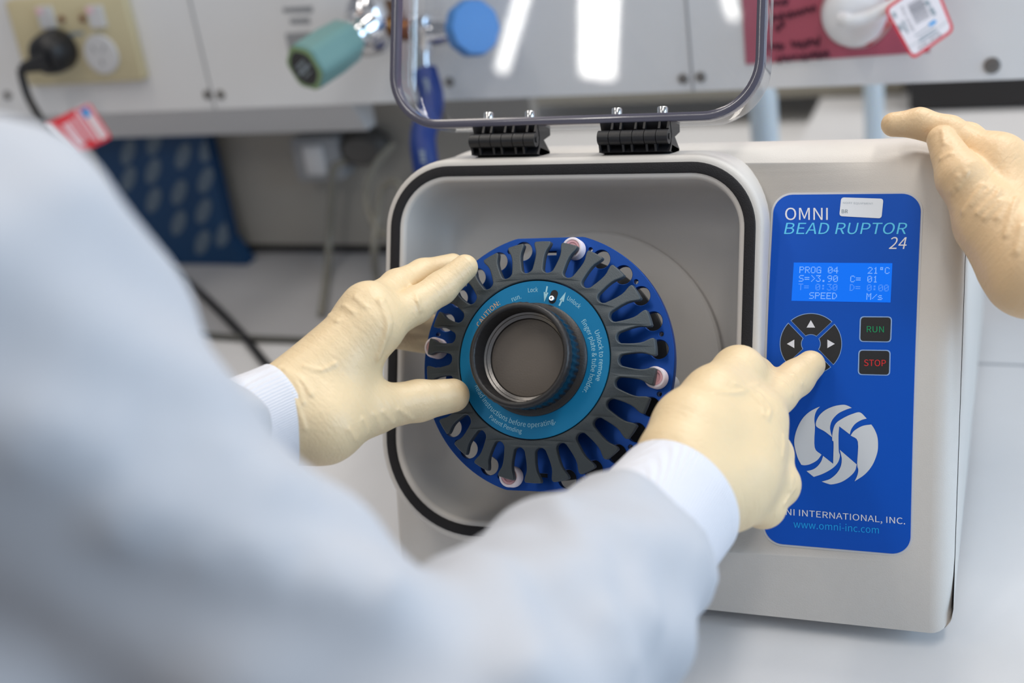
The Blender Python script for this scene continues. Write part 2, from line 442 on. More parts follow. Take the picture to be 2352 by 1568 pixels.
front_poly = prof + [(0.1302, SPL), (botv(SPL) + 0.0005, SPL), (botv(-0.040) + 0.0005, -0.040)]
shell = end_loft(front_poly, -0.2459, 0.1137, 0.004, 0.0125).build('front_shell', M_SHELL, mach, angle=50)
rear = F(0, 0.155, -0.372)
def vd(y, z): return (VV[1] * (y - P0[1]) + VV[2] * (z - P0[2]), NN[1] * (y - P0[1]) + NN[2] * (z - P0[2]))
cover_poly = [(botv(SPL) + 0.001, SPL - 0.0003), (0.1298, SPL - 0.0003), (0.1325, -0.10), (0.155, -0.36), vd(0.455, 0.155), vd(0.458, 0.14), vd(0.458, 0.011)]
end_loft(cover_poly, -0.2445, 0.1133, 0.003, 0.0015).build('rear_cover', M_SHELL, mach, angle=30)
for (x, y) in ((-0.32, 0.06), (0.04, 0.06) if False else (-0.03, 0.06), (-0.32, 0.42), (-0.03, 0.42)):
    MB().lathe([(0.010, 0.0), (0.011, 0.012)], lambda a, b, h: (x + a, y + b, h), 20).build('foot', M_BLKPL, mach)
# cut the chamber mouth out of the shell
cut = MB().loft([[F(u, v, 0.05) for u, v in seal_outline(0.002)], [F(u, v, -0.080) for u, v in seal_outline(0.002)]]).build('cut', None)
md = shell.modifiers.new('b', 'BOOLEAN'); md.operation = 'DIFFERENCE'; md.object = cut; md.solver = 'EXACT'
bpy.context.view_layer.update()
new = bpy.data.meshes.new_from_object(shell.evaluated_get(bpy.context.evaluated_depsgraph_get()))
shell.modifiers.clear(); shell.data = new; bpy.data.objects.remove(cut)
# door frame and chamber in one moulding
sec = [(0.0046, -0.070), (0.0046, -0.030), (0.0047, -0.0035), (0.0040, -0.0016), (0.0028, -0.0005), (0.0012, 0.0), (-0.0078, 0.0), (-0.0090, -0.0004),
       (-0.0098, -0.0014), (-0.0103, -0.003), (-0.0125, -0.030), (-0.0145, -0.040), (-0.0185, -0.0475), (-0.0245, -0.0520), (-0.033, -0.0540)]
rings = []
for o, d in sec:
    ring = []
    for u, v in seal_outline(o):
        w = min(max((v - 0.075) / 0.03, 0), 1) if o > 0.004 else 0
        ring.append(F(u, v + w * 0.215 * max(-d - 0.0035, 0) * (1 if d > -0.04 else 0.6), d))
    rings.append(ring)
mb = MB().loft(rings, cap=False)
k = len(mb.v) - len(rings[-1]); mb.f.append(tuple(range(k, len(mb.v))))
df = mb.build('door_frame', M_SHELL, mach, angle=55)
df.data.materials.append(M_SHELL_SHADE)
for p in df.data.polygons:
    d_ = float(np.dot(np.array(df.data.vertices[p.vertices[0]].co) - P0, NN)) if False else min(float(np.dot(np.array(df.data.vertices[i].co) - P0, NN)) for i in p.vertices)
    if p.index >= 9 * len(rings[0]) and d_ < -0.004: p.material_index = 1  # inner faces take the shade-toned copy of the shell
# boss behind the rotor
MB().lathe([(0.088, -0.0535), (0.088, -0.049), (0.0865, -0.0475), (0.03, -0.0475)], lambda a, b, h: F(-0.118 + a, -0.016 + b, h), 72).build('chamber_boss', M_SHELL_SHADE, mach)
# foam seal
s_o, s_i = seal_outline(0.0, 16), seal_outline(-0.0067, 16)
mb = MB().loft([[F(u, v, 0.0001) for u, v in s_o], [F(u, v, 0.0013) for u, v in seal_outline(-0.0004, 16)], [F(u, v, 0.0016) for u, v in seal_outline(-0.001, 16)],
                [F(u, v, 0.0016) for u, v in seal_outline(-0.0057, 16)], [F(u, v, 0.0013) for u, v in seal_outline(-0.0063, 16)], [F(u, v, 0.0001) for u, v in s_i]], cap=False)
mb.build('door_seal', M_FOAM, mach)

# hinges
def hinge(uc):
    h = thing('h', '', '', F(uc, 0.125, -0.01)); h.name = 'hinge'
    del h['label'], h['category']
    adopt(h, mach)
    W2 = 0.0225
    lower = [(0.1182, -0.0065), (0.1190, -0.030), (0.1225, -0.031), (0.1285, -0.019), (0.1285, -0.009), (0.1225, -0.0045)]
    upper = [(0.1372, -0.0065), (0.1372, -0.030), (0.1330, -0.031), (0.1285, -0.019), (0.1285, -0.009), (0.1320, -0.0045)]
    def fr(u): return lambda v, d, h_: F(uc + h_, v, d)
    for nm, pl, ks in (('lower_leaf', lower, (0, 2, 4)), ('upper_leaf', upper, (1, 3, 5))):
        mb = MB()
        ed = np.linspace(-W2, W2, 7)
        mb.prism([pl[0], pl[1], pl[2], pl[3], (pl[4][0], -0.0115), (pl[5][0], -0.0100)], -W2, W2, fr(0))
        for k in range(6):
            g = 0.0003
            if k in ks: mb.prism(pl, ed[k] + g, ed[k] + 0.0017, fr(0)); mb.prism(pl, ed[k + 1] - 0.0017, ed[k + 1] - g, fr(0))
            else: mb.prism([(a + (0.0022 if nm == 'upper_leaf' else -0.0022) * 0 , b - 0.004) for a, b in pl[:1]] + [pl[1], pl[2], (pl[4][0] * .45 + pl[0][0] * .55, -0.0125)], ed[k], ed[k + 1], fr(0))
        mb.build(nm, M_BLKPL, None, smooth=False).parent = h
    mb = MB(); ed = np.linspace(-W2, W2, 7)
    for k in range(6):
        rings = []
        for uu in (ed[k] + .0002, ed[k + 1] - .0002):
            rings.append([F(uc + uu, 0.1270 + 0.0045 * math.sin(a), -0.0055 + 0.0050 * math.cos(a)) for a in np.linspace(0, 2 * math.pi, 24, endpoint=False)])
        mb.loft(rings)
    mb.build('barrel', M_BLKPL, None, angle=35).parent = h
    MB().loft([[F(uc + uu, 0.1270 + 0.0019 * math.sin(a), -0.0055 + 0.0019 * math.cos(a)) for a in np.linspace(0, 2 * math.pi, 16, endpoint=False)] for uu in (W2, W2 + 0.0005)]).build('pin', M_KEY, None).parent = h
    bpy.context.view_layer.update()
    for c in h.children: c.matrix_parent_inverse = h.matrix_world.inverted()
    return h
for uc in (-0.1655, -0.0795): hinge(uc)

# clear lid, swung open above the hinges
LU0, LU1, LV0, LV1 = -0.2472, -0.0012, 0.1368, 0.384
def lid_outline(o, n=14):
    base = rrect(LU0, LU1, LV0, LV1, 0.060, 0.036, n); L = rrect(LU0 - o, LU1 + o, LV0 - o, LV1 + o, 0.060 + o, 0.036 + o, n); out = []
    for i in range(len(base)):
        a, b = base[i], base[(i + 1) % len(base)]; c, d = L[i], L[(i + 1) % len(L)]
        k = max(1, int(math.hypot(b[0] - a[0], b[1] - a[1]) / 0.008)); out += [(c[0] + (d[0] - c[0]) * t / k, c[1] + (d[1] - c[1]) * t / k) for t in range(k)]
    return out
lc = ((LU0 + LU1) / 2, (LV0 + LV1) / 2)
def dome(u, d): return d
def lring(o, d): return [F(u, v, dome(u, d)) for u, v in lid_outline(o)]
wall_o = [lring(0, -0.0115), lring(0.0, -0.033), lring(-0.0006, -0.037), lring(-0.002, -0.0400), lring(-0.0042, -0.0418), lring(-0.007, -0.0425)]
mb = MB().loft(wall_o, cap=False)
face = []
for s in (1, .9, .8, .65, .5, .35, .2, .08, .02):
    face.append([F(lc[0] + (u - lc[0]) * s, lc[1] + (v - lc[1]) * s, dome(lc[0] + (u - lc[0]) * s, -0.0425)) for u, v in lid_outline(-0.007)])
mb.loft(face, cap=True)
lid = mb.build('lid', M_LID, mach, angle=80)
rim = [lring(0.0006, -0.0125), lring(0.0008, -0.008), lring(0.0004, -0.0062), lring(-0.0004, -0.0056), lring(-0.0040, -0.0056), lring(-0.0048, -0.0062), lring(-0.0050, -0.008), lring(-0.0050, -0.0125)]
r_ = MB().loft(rim, cap=False, closed=True).build('lid_rim', M_RIM); r_.parent = lid
for u in (-0.1787, -0.1503, -0.0925, -0.0633):
    b = MB().lathe([(0.0033, 0.0), (0.0033, 0.0036), (0.0028, 0.0042), (0.0018, 0.0042), (0.0016, 0.0030), (0.0, 0.0030)], lambda a, c, h: F(u + a, 0.1418 + h, -0.0115 + c), 24, cap=False).build('bolt', M_STEEL); b.parent = lid

# ------------------------------------------------------------------ control panel
def z5(x, y, l=0.0): return PU(1740 + x / 3.2675, 420 + y / 3.2675, l)      # points read off two close-ups of the panel
def z6(x, y, l=0.0): return PU(1740 + x / 3.7325, 880 + y / 3.7325, l)
def onfront(u, v, l=0.0): return F(u, v, curve_d(v) + l)
pan = thing('p', '', '', F(0.047, -0.013, -0.014)); pan.name = 'control_panel'; del pan['label'], pan['category']; adopt(pan, mach)
def pbuild(mb, name, mm, parent=None, smooth=False):
    o = mb.build(name, mm, None, smooth)
    bpy.context.view_layer.update()
    o.parent = parent or pan; o.matrix_parent_inverse = (parent or pan).matrix_world.inverted(); return o
PN = dict(u0=0.0042, u1=0.0896, v0=-0.1188, v1=0.0927)
def pan_grid(o, l0, l1, r):
    """The curved overlay as a stack of horizontal strips between its rounded sides."""
    ol = rrect(PN['u0'] - o, PN['u1'] + o, PN['v0'] - o, PN['v1'] + o, r, r, 10)
    half = len(ol) // 2
    right, left = ol[:half], ol[half:][::-1]
    rows = []
    for (a, b), (c, d) in zip(right, left): rows.append((c, a, b))
    rows2 = []
    for p, q in zip(rows[:-1], rows[1:]):
        k = max(1, int((q[2] - p[2]) / 0.006))
        for t in range(k): rows2.append(tuple(p[i] + (q[i] - p[i]) * t / k for i in range(3)))
    rows2.append(rows[-1])
    v, f = [], []
    for a, b, w in rows2: v += [onfront(a, w, l1), onfront(b, w, l1), onfront(a, w, l0), onfront(b, w, l0)]
    for i in range(len(rows2) - 1):
        k = 4 * i; f += [(k, k + 1, k + 5, k + 4), (k, k + 4, k + 6, k + 2), (k + 1, k + 3, k + 7, k + 5)]
    f += [(0, 2, 3, 1)]; k = 4 * (len(rows2) - 1); f += [(k, k + 1, k + 3, k + 2)]
    return MB().add(v, f)
pbuild(pan_grid(0.0012, -0.001, 0.00025, 0.0120), 'panel_bezel', M_PALEPL)
pbuild(pan_grid(0.0, 0.0, 0.0006, 0.0110), 'overlay', M_PANEL)
LIFT = 0.00075
def outline_part(name, outlines, fr, mm, lift=LIFT, parent=None):
    if not isinstance(outlines[0][0], (tuple, list)): outlines = [outlines]
    v, f = flat_fill([[(a / 1000, b / 1000) for a, b in o] for o in outlines])
    return pbuild(MB().add([fr(a * 1000, b * 1000, lift) for a, b, _ in v], f), name, mm, parent)
def text_on(mb, s, p0, p1, cap, fr, lift=LIFT, bold=0.0, slant=0.0, upv=(0.0, -1.0)):
    """Lay text from p0 to p1 (its baseline ends); cap = capital height in the same measure, upwards being -y."""
    v, f = text_mesh(s, bold); w = v[:, 0].max()
    ex = (np.array(p1, float) - p0) / w
    sx = 1.0
    out = []
    for x, y in v:
        q = np.array(p0) + ex * x + nrm(ex) * slant * y * cap + np.array(upv) * cap * y
        out.append(fr(q[0], q[1], lift))
    return mb.add(out, f)
for a in (('OMNI', (207, 277), (527, 277), 90, z5), ('24', (985, 495), (1112, 495), 88, z5, LIFT, 0, 0.22), ('OMNI INTERNATIONAL, INC.', (96, 1115), (1265, 1208), 53, z6)):
    mb = MB(); text_on(mb, *a); pbuild(mb, 'white_lettering', M_WHITEINK)
mb = MB(); text_on(mb, 'BEAD RUPTOR', (198, 383), (1112, 383), 84, z5, slant=0.22); pbuild(mb, 'cyan_lettering', M_CYANINK)
mb = MB(); text_on(mb, 'www.omni-inc.com', (308, 1235), (1040, 1287), 60, z6, bold=0.008); pbuild(mb, 'blue_lettering', M_BLUEINK)
# emblem
EMB = [[(535, 200), (508, 210), (440, 248), (380, 310), (335, 400), (315, 490), (322, 560), (345, 640), (375, 698), (405, 702), (450, 693), (510, 660), (548, 612), (490, 550), (492, 375), (487, 320), (492, 270), (510, 228)],
       [(500, 360), (504, 325), (530, 275), (580, 230), (650, 198), (725, 184), (765, 189), (808, 210), (760, 225), (690, 260), (640, 315), (622, 370), (626, 415), (640, 462), (575, 412), (520, 382)],
       [(880, 250), (820, 260), (740, 295), (670, 345), (644, 420), (641, 490), (652, 510), (648, 690), (562, 622), (545, 670), (510, 715), (470, 740), (420, 752), (482, 802), (560, 775), (640, 730), (688, 680), (706, 620), (696, 575), (694, 450), (700, 368), (790, 437), (805, 390), (840, 345), (890, 315), (936, 302)],
       [(798, 447), (830, 405), (900, 365), (975, 353), (1000, 390), (1025, 450), (1033, 520), (1025, 600), (985, 700), (920, 780), (832, 840), (855, 790), (864, 740), (854, 690), (860, 500)],
       [(705, 570), (850, 695), (835, 750), (790, 800), (720, 845), (640, 866), (600, 860), (550, 842), (620, 820), (680, 770), (714, 710), (722, 650), (715, 610)]]
def soft(o, n=4):
    o = [np.array(p, float) for p in o]; out = []; L = len(o)
    for i in range(L):
        a, b, c, d = o[i - 1], o[i], o[(i + 1) % L], o[(i + 2) % L]
        sharp1 = np.dot(nrm(b - a), nrm(c - b)) < 0.6; sharp2 = np.dot(nrm(c - b), nrm(d - c)) < 0.6
        t1 = (c - b) if sharp1 else (c - a) / 2; t2 = (c - b) if sharp2 else (d - b) / 2
        for t in np.linspace(0, 1, n, endpoint=False):
            h = (2 * t ** 3 - 3 * t * t + 1) * b + (t ** 3 - 2 * t * t + t) * t1 + (-2 * t ** 3 + 3 * t * t) * c + (t ** 3 - t * t) * t2
            out.append(tuple(h))
    return out
outline_part('emblem', [soft(o) for o in EMB], z6, M_LOGO)
# direction keys
def wedge(a0, a1, r0, r1, gap, cx=400, cy=1207, ky=0.985):
    out = []
    for r, aa in ((r1, np.linspace(a0, a1, 18)), (r0, np.linspace(a1, a0, 12))):
        g = math.asin(gap / r)
        for a in aa:
            t = (a - a0) / (a1 - a0); q = a0 + g + (a1 - a0 - 2 * g) * t
            out.append((cx + r * math.cos(q), cy - ky * r * math.sin(q)))
    return out
for k, (dx, dy) in enumerate(((0, -1), (-1, 0), (0, 1), (1, 0))):
    a0 = math.radians(45 + 90 * k - 1.5)
    key = outline_part('direction_key', wedge(a0, a0 + math.pi / 2, 74, 229, 15), z5, M_KEY, LIFT + 0.0002)
    outline_part('key_outline', [wedge(a0, a0 + math.pi / 2, 69, 234, 11.5), wedge(a0, a0 + math.pi / 2, 74, 229, 15)], z5, M_KEYLINE, LIFT, key)
    c = np.array([400 + 150 * dx, 1207 + 148 * dy]); d_ = np.array([dx, dy]); e_ = np.array([-dy, dx])
    tri = [tuple(c + d_ * 30), tuple(c - d_ * 26 + e_ * 32), tuple(c - d_ * 26 - e_ * 32)]
    outline_part('arrow', tri, z5, M_WHITEINK, LIFT + 0.0004, key)
def quad_round(q, r, n=6):
    q = [np.array(p, float) for p in q]; out = []
    for i in range(4):
        a, b, c = q[i - 1], q[i], q[(i + 1) % 4]; d1, d2 = nrm(a - b), nrm(c - b)
        for t in np.linspace(0, 1, n):
            out.append(tuple(b + d1 * r * (1 - t) ** 2 + d2 * r * t ** 2))
    return out
for nm, q, txt, tb, cap, mm in (('run_key', [(768, 1000), (1010, 1002), (1003, 1196), (762, 1192)], 'RUN', ((820, 1119), (948, 1121)), 45, M_GREEN),
                                ('stop_key', [(757, 1250), (999, 1253), (995, 1446), (752, 1440)], 'STOP', ((799, 1372), (963, 1375)), 47, M_RED)):
    cen = np.mean(q, 0); q2 = [tuple(cen + (np.array(p) - cen) * (1 - 9 / 120)) for p in q]
    key = outline_part(nm, quad_round(q2, 26), z5, M_KEY, LIFT + 0.0002)
    outline_part('key_outline', [quad_round(q, 32), quad_round(q2, 26)], z5, M_KEYLINE, LIFT, key)
    mb = MB(); text_on(mb, txt, tb[0], tb[1], cap, z5, LIFT + 0.0004); pbuild(mb, 'key_lettering', mm, key)
# sticker
stk = outline_part('asset_sticker', quad_round([(628, 108), (945, 118), (930, 266), (613, 249)], 24), z5, M_STICK, LIFT + 0.0001)
def zs(x, y, l=0.0): return PU(1900 + x / 14.7, 440 + y / 14.7, l)
mb = MB(); text_on(mb, 'NOIFF EQUIPMENT', (535, 402), (1550, 432), 58, zs, LIFT + 0.0003); pbuild(mb, 'sticker_print', M_FAINT, stk)
mb = MB(); text_on(mb, 'BR', (490, 722), (695, 724), 122, zs, LIFT + 0.0003); pbuild(mb, 'sticker_code', M_GREYINK, stk)
# display
lcd = outline_part('display', [(272, 597), (1012, 602), (998, 897), (254, 884)], z5, M_LCD)
DOT = {'P': '11110 10001 10001 11110 10000 10000 10000', 'R': '11110 10001 10001 11110 10100 10010 10001', 'O': '01110 10001 10001 10001 10001 10001 01110', 'G': '01110 10001 10000 10111 10001 10001 01111',
       '0': '01110 10001 10011 10101 11001 10001 01110', '4': '00010 00110 01010 10010 11111 00010 00010', '2': '01110 10001 00001 00010 00100 01000 11111', '1': '00100 01100 00100 00100 00100 00100 01110',
       'o': '01110 01010 01110 00000 00000 00000 00000', 'C': '01110 10001 10000 10000 10000 10001 01110', 'S': '01111 10000 10000 01110 00001 00001 11110', '=': '00000 00000 11111 00000 11111 00000 00000',
       '>': '01000 00100 00010 00001 00010 00100 01000', '3': '11111 00010 00100 00010 00001 10001 01110', '.': '00000 00000 00000 00000 00000 01100 01100', '9': '01110 10001 10001 01111 00001 00010 01100',
       'T': '11111 00100 00100 00100 00100 00100 00100', ':': '00000 01100 01100 00000 01100 01100 00000', 'D': '11100 10010 10001 10001 10001 10010 11100', 'E': '11111 10000 10000 11110 10000 10000 11111',
       'M': '10001 11011 10101 10101 10001 10001 10001', '/': '00000 00001 00010 00100 01000 10000 00000', 's': '00000 00000 01110 10000 01110 00001 11110'}
def lcd_rows(rows, mm):
    mb = MB()
    for r, s in rows:
        for c, ch in enumerate(s):
            if ch == ' ': continue
            for j, bits in enumerate(DOT[ch].split()):
                for i, bt in enumerate(bits):
                    if bt != '1': continue
                    tx = (0.062 + (c + i / 6.0) * 0.0577); ty = 0.105 + r * 0.222 + j * 0.0245
                    q = []
                    for ax, ay in ((0, 0), (0.0088, 0), (0.0088, 0.0205), (0, 0.0205)):
                        a, b = tx + ax, ty + ay
                        top = np.array([272 + 740 * a, 597 + 5 * a]); bot = np.array([254 + 744 * a, 884 + 13 * a])
                        p = top * (1 - b) + bot * b; q.append(z5(p[0], p[1], LIFT + 0.0002))
                    mb.add(q, [(3, 2, 1, 0)])
    pbuild(mb, 'display_text', mm, lcd)
lcd_rows([(0, 'PROG 04     21oC'), (1, 'S=>3.90  C= 01'), (3, '  SPEED     M/s')], M_LCDTXT)
lcd_rows([(2, 'T= 0:30  D= 0:00')], M_LCDDIM)

# ================================================================== tube rotor in the chamber
RCEN = at(1252, 834, 0.800)
AX = R @ -nrm([1170, 400, 3050.0])
UPv = R @ np.array([0, -1.0, 0]); UPv = nrm(UPv - AX * np.dot(UPv, AX)); RT = np.cross(UPv, AX)
def Q(x, y, h): return RCEN + x * RT + y * UPv + h * AX
NF = 26
rot = thing('tube_rotor', 'round blue tube holder with dark fingers and black knob inside the open chamber', 'tube rotor', RCEN)
def fa(k): return math.pi / 2 - 2 * math.pi * k / NF
ol = []
for i in range(240):
    a = 2 * math.pi * i / 240; x, y = 0.0797 * math.cos(a), 0.0797 * math.sin(a); ol.append((x, max(-0.0768, min(0.0768, y))))
def circ(x, y, r, n=28): return [(x + r * math.cos(t), y + r * math.sin(t)) for t in np.linspace(0, 2 * math.pi, n, endpoint=False)]
holes = []
for k in range(NF):
    if k in (0, 13):
        s = 1 if k == 0 else -1
        holes.append([(-0.0045, s * 0.0660), (0.0045, s * 0.0660), (0.0045, s * 0.0684), (-0.0045, s * 0.0684)]); continue
    holes.append(circ(0.0708 * math.cos(fa(k)), 0.0708 * math.sin(fa(k)), 0.0057))
for k in (3.5, 5.5, 7.5, 9.5, 11.5, 14.5, 16.5, 18.5, 20.5, 22.5, 24.5, 1.5): holes.append(circ(0.0735 * math.cos(fa(k)), 0.0735 * math.sin(fa(k)), 0.0014, 14))
v, f = flat_fill([ol] + holes, 0.005, 0.0003)
MB().add([Q(x, y, z - 0.0025) for x, y, z in v], f).build('tube_plate', M_ANOD, rot, angle=35)
# finger plate
fo = []
for k in range(NF):
    a = fa(k); ex, ey = math.cos(a), math.sin(a)
    def L(r, s): fo.append((r * ex - s * ey, r * ey + s * ex))
    side = [(0.0575, 0.0029), (0.0610, 0.00275), (0.0640, 0.0029), (0.0662, 0.0034), (0.0682, 0.0043), (0.0700, 0.0050), (0.0712, 0.0051), (0.0720, 0.0045)]
    for r, s in side: L(r, s)
    L(0.0722, 0.0)
    for r, s in side[::-1]: L(r, -s)
    g = fa(k + 0.5)                                    # rounded root of the gap to the next finger
    for t in np.linspace(math.pi / 2, -math.pi / 2, 9)[::1]:
        rr = 0.0553 - 0.0034 * math.cos(t); ss = 0.0036 * math.sin(t)
        gx, gy = math.cos(g), math.sin(g); fo.append((rr * gx - ss * gy, rr * gy + ss * gx))
v, f = flat_fill([fo, circ(0, 0, 0.0474, 120)], 0.0042, 0.0006)
def cone(r): return 0.0188 - max(0, r - 0.052) * 0.40
MB().add([Q(x, y, z + cone(math.hypot(x, y))) for x, y, z in v], f).build('finger_plate', M_FING, rot, angle=35)
MB().lathe([(0.040, -0.0465), (0.040, 0.0165), (0.0472, 0.0165), (0.0472, 0.0185), (0.02, 0.0185)], Q, 72).build('hub', M_KEY, rot)
lo_ = []
for i in range(390):
    an = 2 * math.pi * i / 390; gap_ = min(abs((an - fa(k) + math.pi) % (2 * math.pi) - math.pi) for k in (1, 7, 14, 20))
    r_l = 0.0698 if gap_ > 0.10 else 0.0648; lo_.append((r_l * math.cos(an), r_l * math.sin(an)))
v, f = flat_fill([lo_], 0.004, 0.0002)
MB().add([Q(x, y, z - 0.026) for x, y, z in v], f).build('lower_plate', M_KEY, rot, angle=35)
HL = 0.0208
v, f = flat_fill([circ(0, 0, 0.0468, 140), circ(0, 0, 0.028, 60)], 0.0016, 0.0002)
lab = MB().add([Q(x, y, z + HL - 0.0008) for x, y, z in v], f).build('warning_label', M_TEAL, rot, angle=35)
def arc_text(mb, s, a0, a1, r, cap, cw=True, bold=0.0):
    """Text along an arc between two angles in degrees; cw: tops outward, else tops inward."""
    v, f = text_mesh(s, bold); w = v[:, 0].max(); a0, a1 = math.radians(a0), math.radians(a1); out = []
    for x, y in v:
        a = a0 + (a1 - a0) * x / w; rr = r + (cap * y if cw else -cap * y); out.append(Q(rr * math.cos(a), rr * math.sin(a), HL + 0.00025))
    return mb.add(out, f)
def label_part(nm, mm, mb_):
    o = mb_.build(nm, mm, None, False); o.parent = lab; return o
for a in (('Lock', 97, 88.5, 0.0402, 0.0026), ('Unlock', 61.5, 48, 0.0402, 0.0026), ('Unlock to remove', 24, -17, 0.0405, 0.0028), ('finger plate & tube holder.', 38, -31, 0.0362, 0.0028),
          ('run.', 113, 104, 0.0375, 0.0028), ('Read instructions before operating.', 204, 293, 0.0398, 0.0029, False), ('Patent Pending', 233, 263, 0.0438, 0.0024, False)):
    mb = MB(); arc_text(mb, *a); label_part('label_lettering', M_PALEINK, mb)
def arrow2(mb, a, r0, r1):
    a = math.radians(a); e = np.array([math.cos(a), math.sin(a)]); s = np.array([-e[1], e[0]]); d = 1 if r1 > r0 else -1
    for q in ([e * r0 + s * .0005, e * (r1 - d * .005) + s * .0005, e * (r1 - d * .005) - s * .0005, e * r0 - s * .0005], [e * r1, e * (r1 - d * .0058) + s * .0015, e * (r1 - d * .0058) - s * .0015]):
        mb.add([Q(p[0], p[1], HL + 0.00025) for p in q], [tuple(range(len(q)))])
for a in ((81, 0.0440, 0.0345), (65, 0.0350, 0.0440)):
    mb = MB(); arrow2(mb, *a); label_part('label_arrow', M_PALEINK, mb)
mb = MB(); arc_text(mb, 'CAUTION:', 151, 124, 0.0398, 0.0030, bold=0.012); t_ = mb.build('caution_lettering', M_ORANGE, None, False); t_.parent = lab
a = math.radians(73.5); ce, cs = np.array([math.cos(a), math.sin(a)]), np.array([-math.sin(a), math.cos(a)])
slot = []
for t in np.linspace(-90, 90, 10): q = ce * (0.0405 + 0.0023 * math.cos(math.radians(t))) + cs * 0.0023 * math.sin(math.radians(t)); slot.append(q)
for t in np.linspace(90, 270, 10): q = ce * (0.0368 + 0.0023 * math.cos(math.radians(t))) + cs * 0.0023 * math.sin(math.radians(t)); slot.append(q)
t_ = MB().add([Q(q[0], q[1], HL + 0.0003) for q in slot], [tuple(range(20))]).build('lock_slot', M_DARK, None, False); t_.parent = lab
sc_ = ce * 0.0375
MB().lathe([(0.0017, HL - 0.001), (0.0017, HL + 0.0022), (0.0014, HL + 0.0026), (0.0008, HL + 0.0026), (0.0007, HL + 0.0012), (0.0, HL + 0.0012)], lambda x, y, h: Q(sc_[0] + x, sc_[1] + y, h), 24, cap=False).build('lock_screw', M_STEEL, rot)
mb = MB()
for k in (2, 3, 4, 5):
    v, f = text_mesh(str(k)); a = fa(k); w = v[:, 0].max()
    ex, ey = math.cos(a), math.sin(a)
    mb.add([Q(*( (0.0600 + 0.0027 * y) * ex + (0.0027 * (x - w / 2) + 0.0058) * ey, (0.0600 + 0.0027 * y) * ey - (0.0027 * (x - w / 2) + 0.0058) * ex), 0.0002) for x, y in v], f)
mb.build('hole_numbers', M_PALEINK, rot, False)
# knob
MB().lathe([(0.0335, HL), (0.0335, HL + 0.0016), (0.0322, HL + 0.0030), (0.0300, HL + 0.0036), (0.0296, 0.030)], Q, 96, cap=False).build('knob_flange', M_KNOB, rot)
MB().lathe([(0.0296, HL + 0.0034), (0.0299, 0.0255), (0.0299, 0.0395), (0.0290, 0.0410)], Q, 240, cap=False, rmod=lambda a, h: 1 + 0.016 * max(-0.5, math.sin(48 * a))).build('knurled_grip', M_KNURL, rot, angle=60)
MB().lathe([(0.0288, 0.0395), (0.0305, 0.0402), (0.0307, 0.0440), (0.0302, 0.0458), (0.0292, 0.0466), (0.0278, 0.0466), (0.0270, 0.0458), (0.0268, 0.044), (0.0266, 0.0335), (0.0262, 0.0325)], Q, 192, cap=False,
           rmod=lambda a, h: 1 + (0.006 * math.sin(48 * a) if h < 0.0445 and h > 0.0396 else 0)).build('knob_rim', M_KNOB, rot, angle=50)
MB().lathe([(0.0266, 0.0330), (0.0252, 0.0322), (0.0249, 0.0316), (0.0232, 0.0306), (0.0229, 0.0296), (0.0229, 0.029)], Q, 96, cap=False).build('knob_liner', M_LINER, rot, angle=30)
MB().lathe([(0.0227, 0.026), (0.0227, 0.0296), (0.0222, 0.0299), (0.0, 0.0299)], Q, 96, cap=False).build('knob_disc', M_DISC, rot)
# tubes
def tube_at(k, label):
    a = fa(k); x0, y0 = 0.0708 * math.cos(a), 0.0708 * math.sin(a)
    t = thing('screw_cap_tube', label, 'tube', Q(x0, y0, 0), 'sample tubes in the rotor')
    fr = lambda x, y, h: Q(x0 + x, y0 + y, h)
    MB().lathe([(0.0058, 0.0003), (0.0064, 0.0008), (0.0064, 0.0078), (0.0060, 0.0085), (0.0050, 0.0087), (0.0046, 0.0079)], fr, 60, cap=False, rmod=lambda a, h: 1 + (0.012 * math.sin(30 * a) if 0.0006 < h < 0.008 else 0)).build('cap', M_CAPW, t)
    MB().lathe([(0.0047, 0.0072), (0.0046, 0.0081), (0.0034, 0.0082), (0.0030, 0.0076), (0.0, 0.0076)], fr, 36, cap=False).build('cap_insert', M_CAPP, t)
    MB().lathe([(0.0051, 0.0004), (0.0051, -0.030), (0.0042, -0.036), (0.0022, -0.0385), (0.0, -0.039)], fr, 36, cap=False).build('tube_body', M_TUBE, t)
tube_at(1, 'pink and white capped tube at the top of the blue rotor'); tube_at(7, 'pink and white capped tube at the rotor edge nearest the control panel')
tube_at(14, 'pink and white capped tube at the bottom of the blue rotor'); tube_at(20, 'pink and white capped tube at the rotor edge by the gripping hand')

# ================================================================== service unit behind the bench
UY = 0.50
def UW(x, y, out=0.0): return onY(x, y, UY - out)
unit = thing('service_unit', 'long white laminate service unit hung above the back of the bench', 'service unit', (-0.5, 0.52, 0.205))
MB().box((-2.3, UY, 0.205), (1.25, UY + 0.10, 0.80)).build('front_panel', M_UNIT, unit, False)
xr = float(UW(806, 270)[0])
MB().add([(-2.3, UY + .004, .2045), (xr, UY + .004, .2045), (xr, UY + .03, .1685), (-2.3, UY + .03, .1685), (-2.3, UY + .05, .2045), (xr, UY + .05, .2045), (xr, UY + .05, .1685), (-2.3, UY + .05, .1685)],
         [(0, 1, 2, 3), (5, 4, 7, 6), (0, 4, 5, 1), (3, 2, 6, 7), (1, 5, 6, 2), (4, 0, 3, 7)]).build('light_pelmet', M_PALEPL, unit, False)
for px in ((457, 90), (1583, 90)):
    p = UW(*px); MB().box((p[0] - .0009, UY - .0006, .2055), (p[0] + .0009, UY + .001, .79)).build('panel_joint', M_SEAMLN, unit, False)
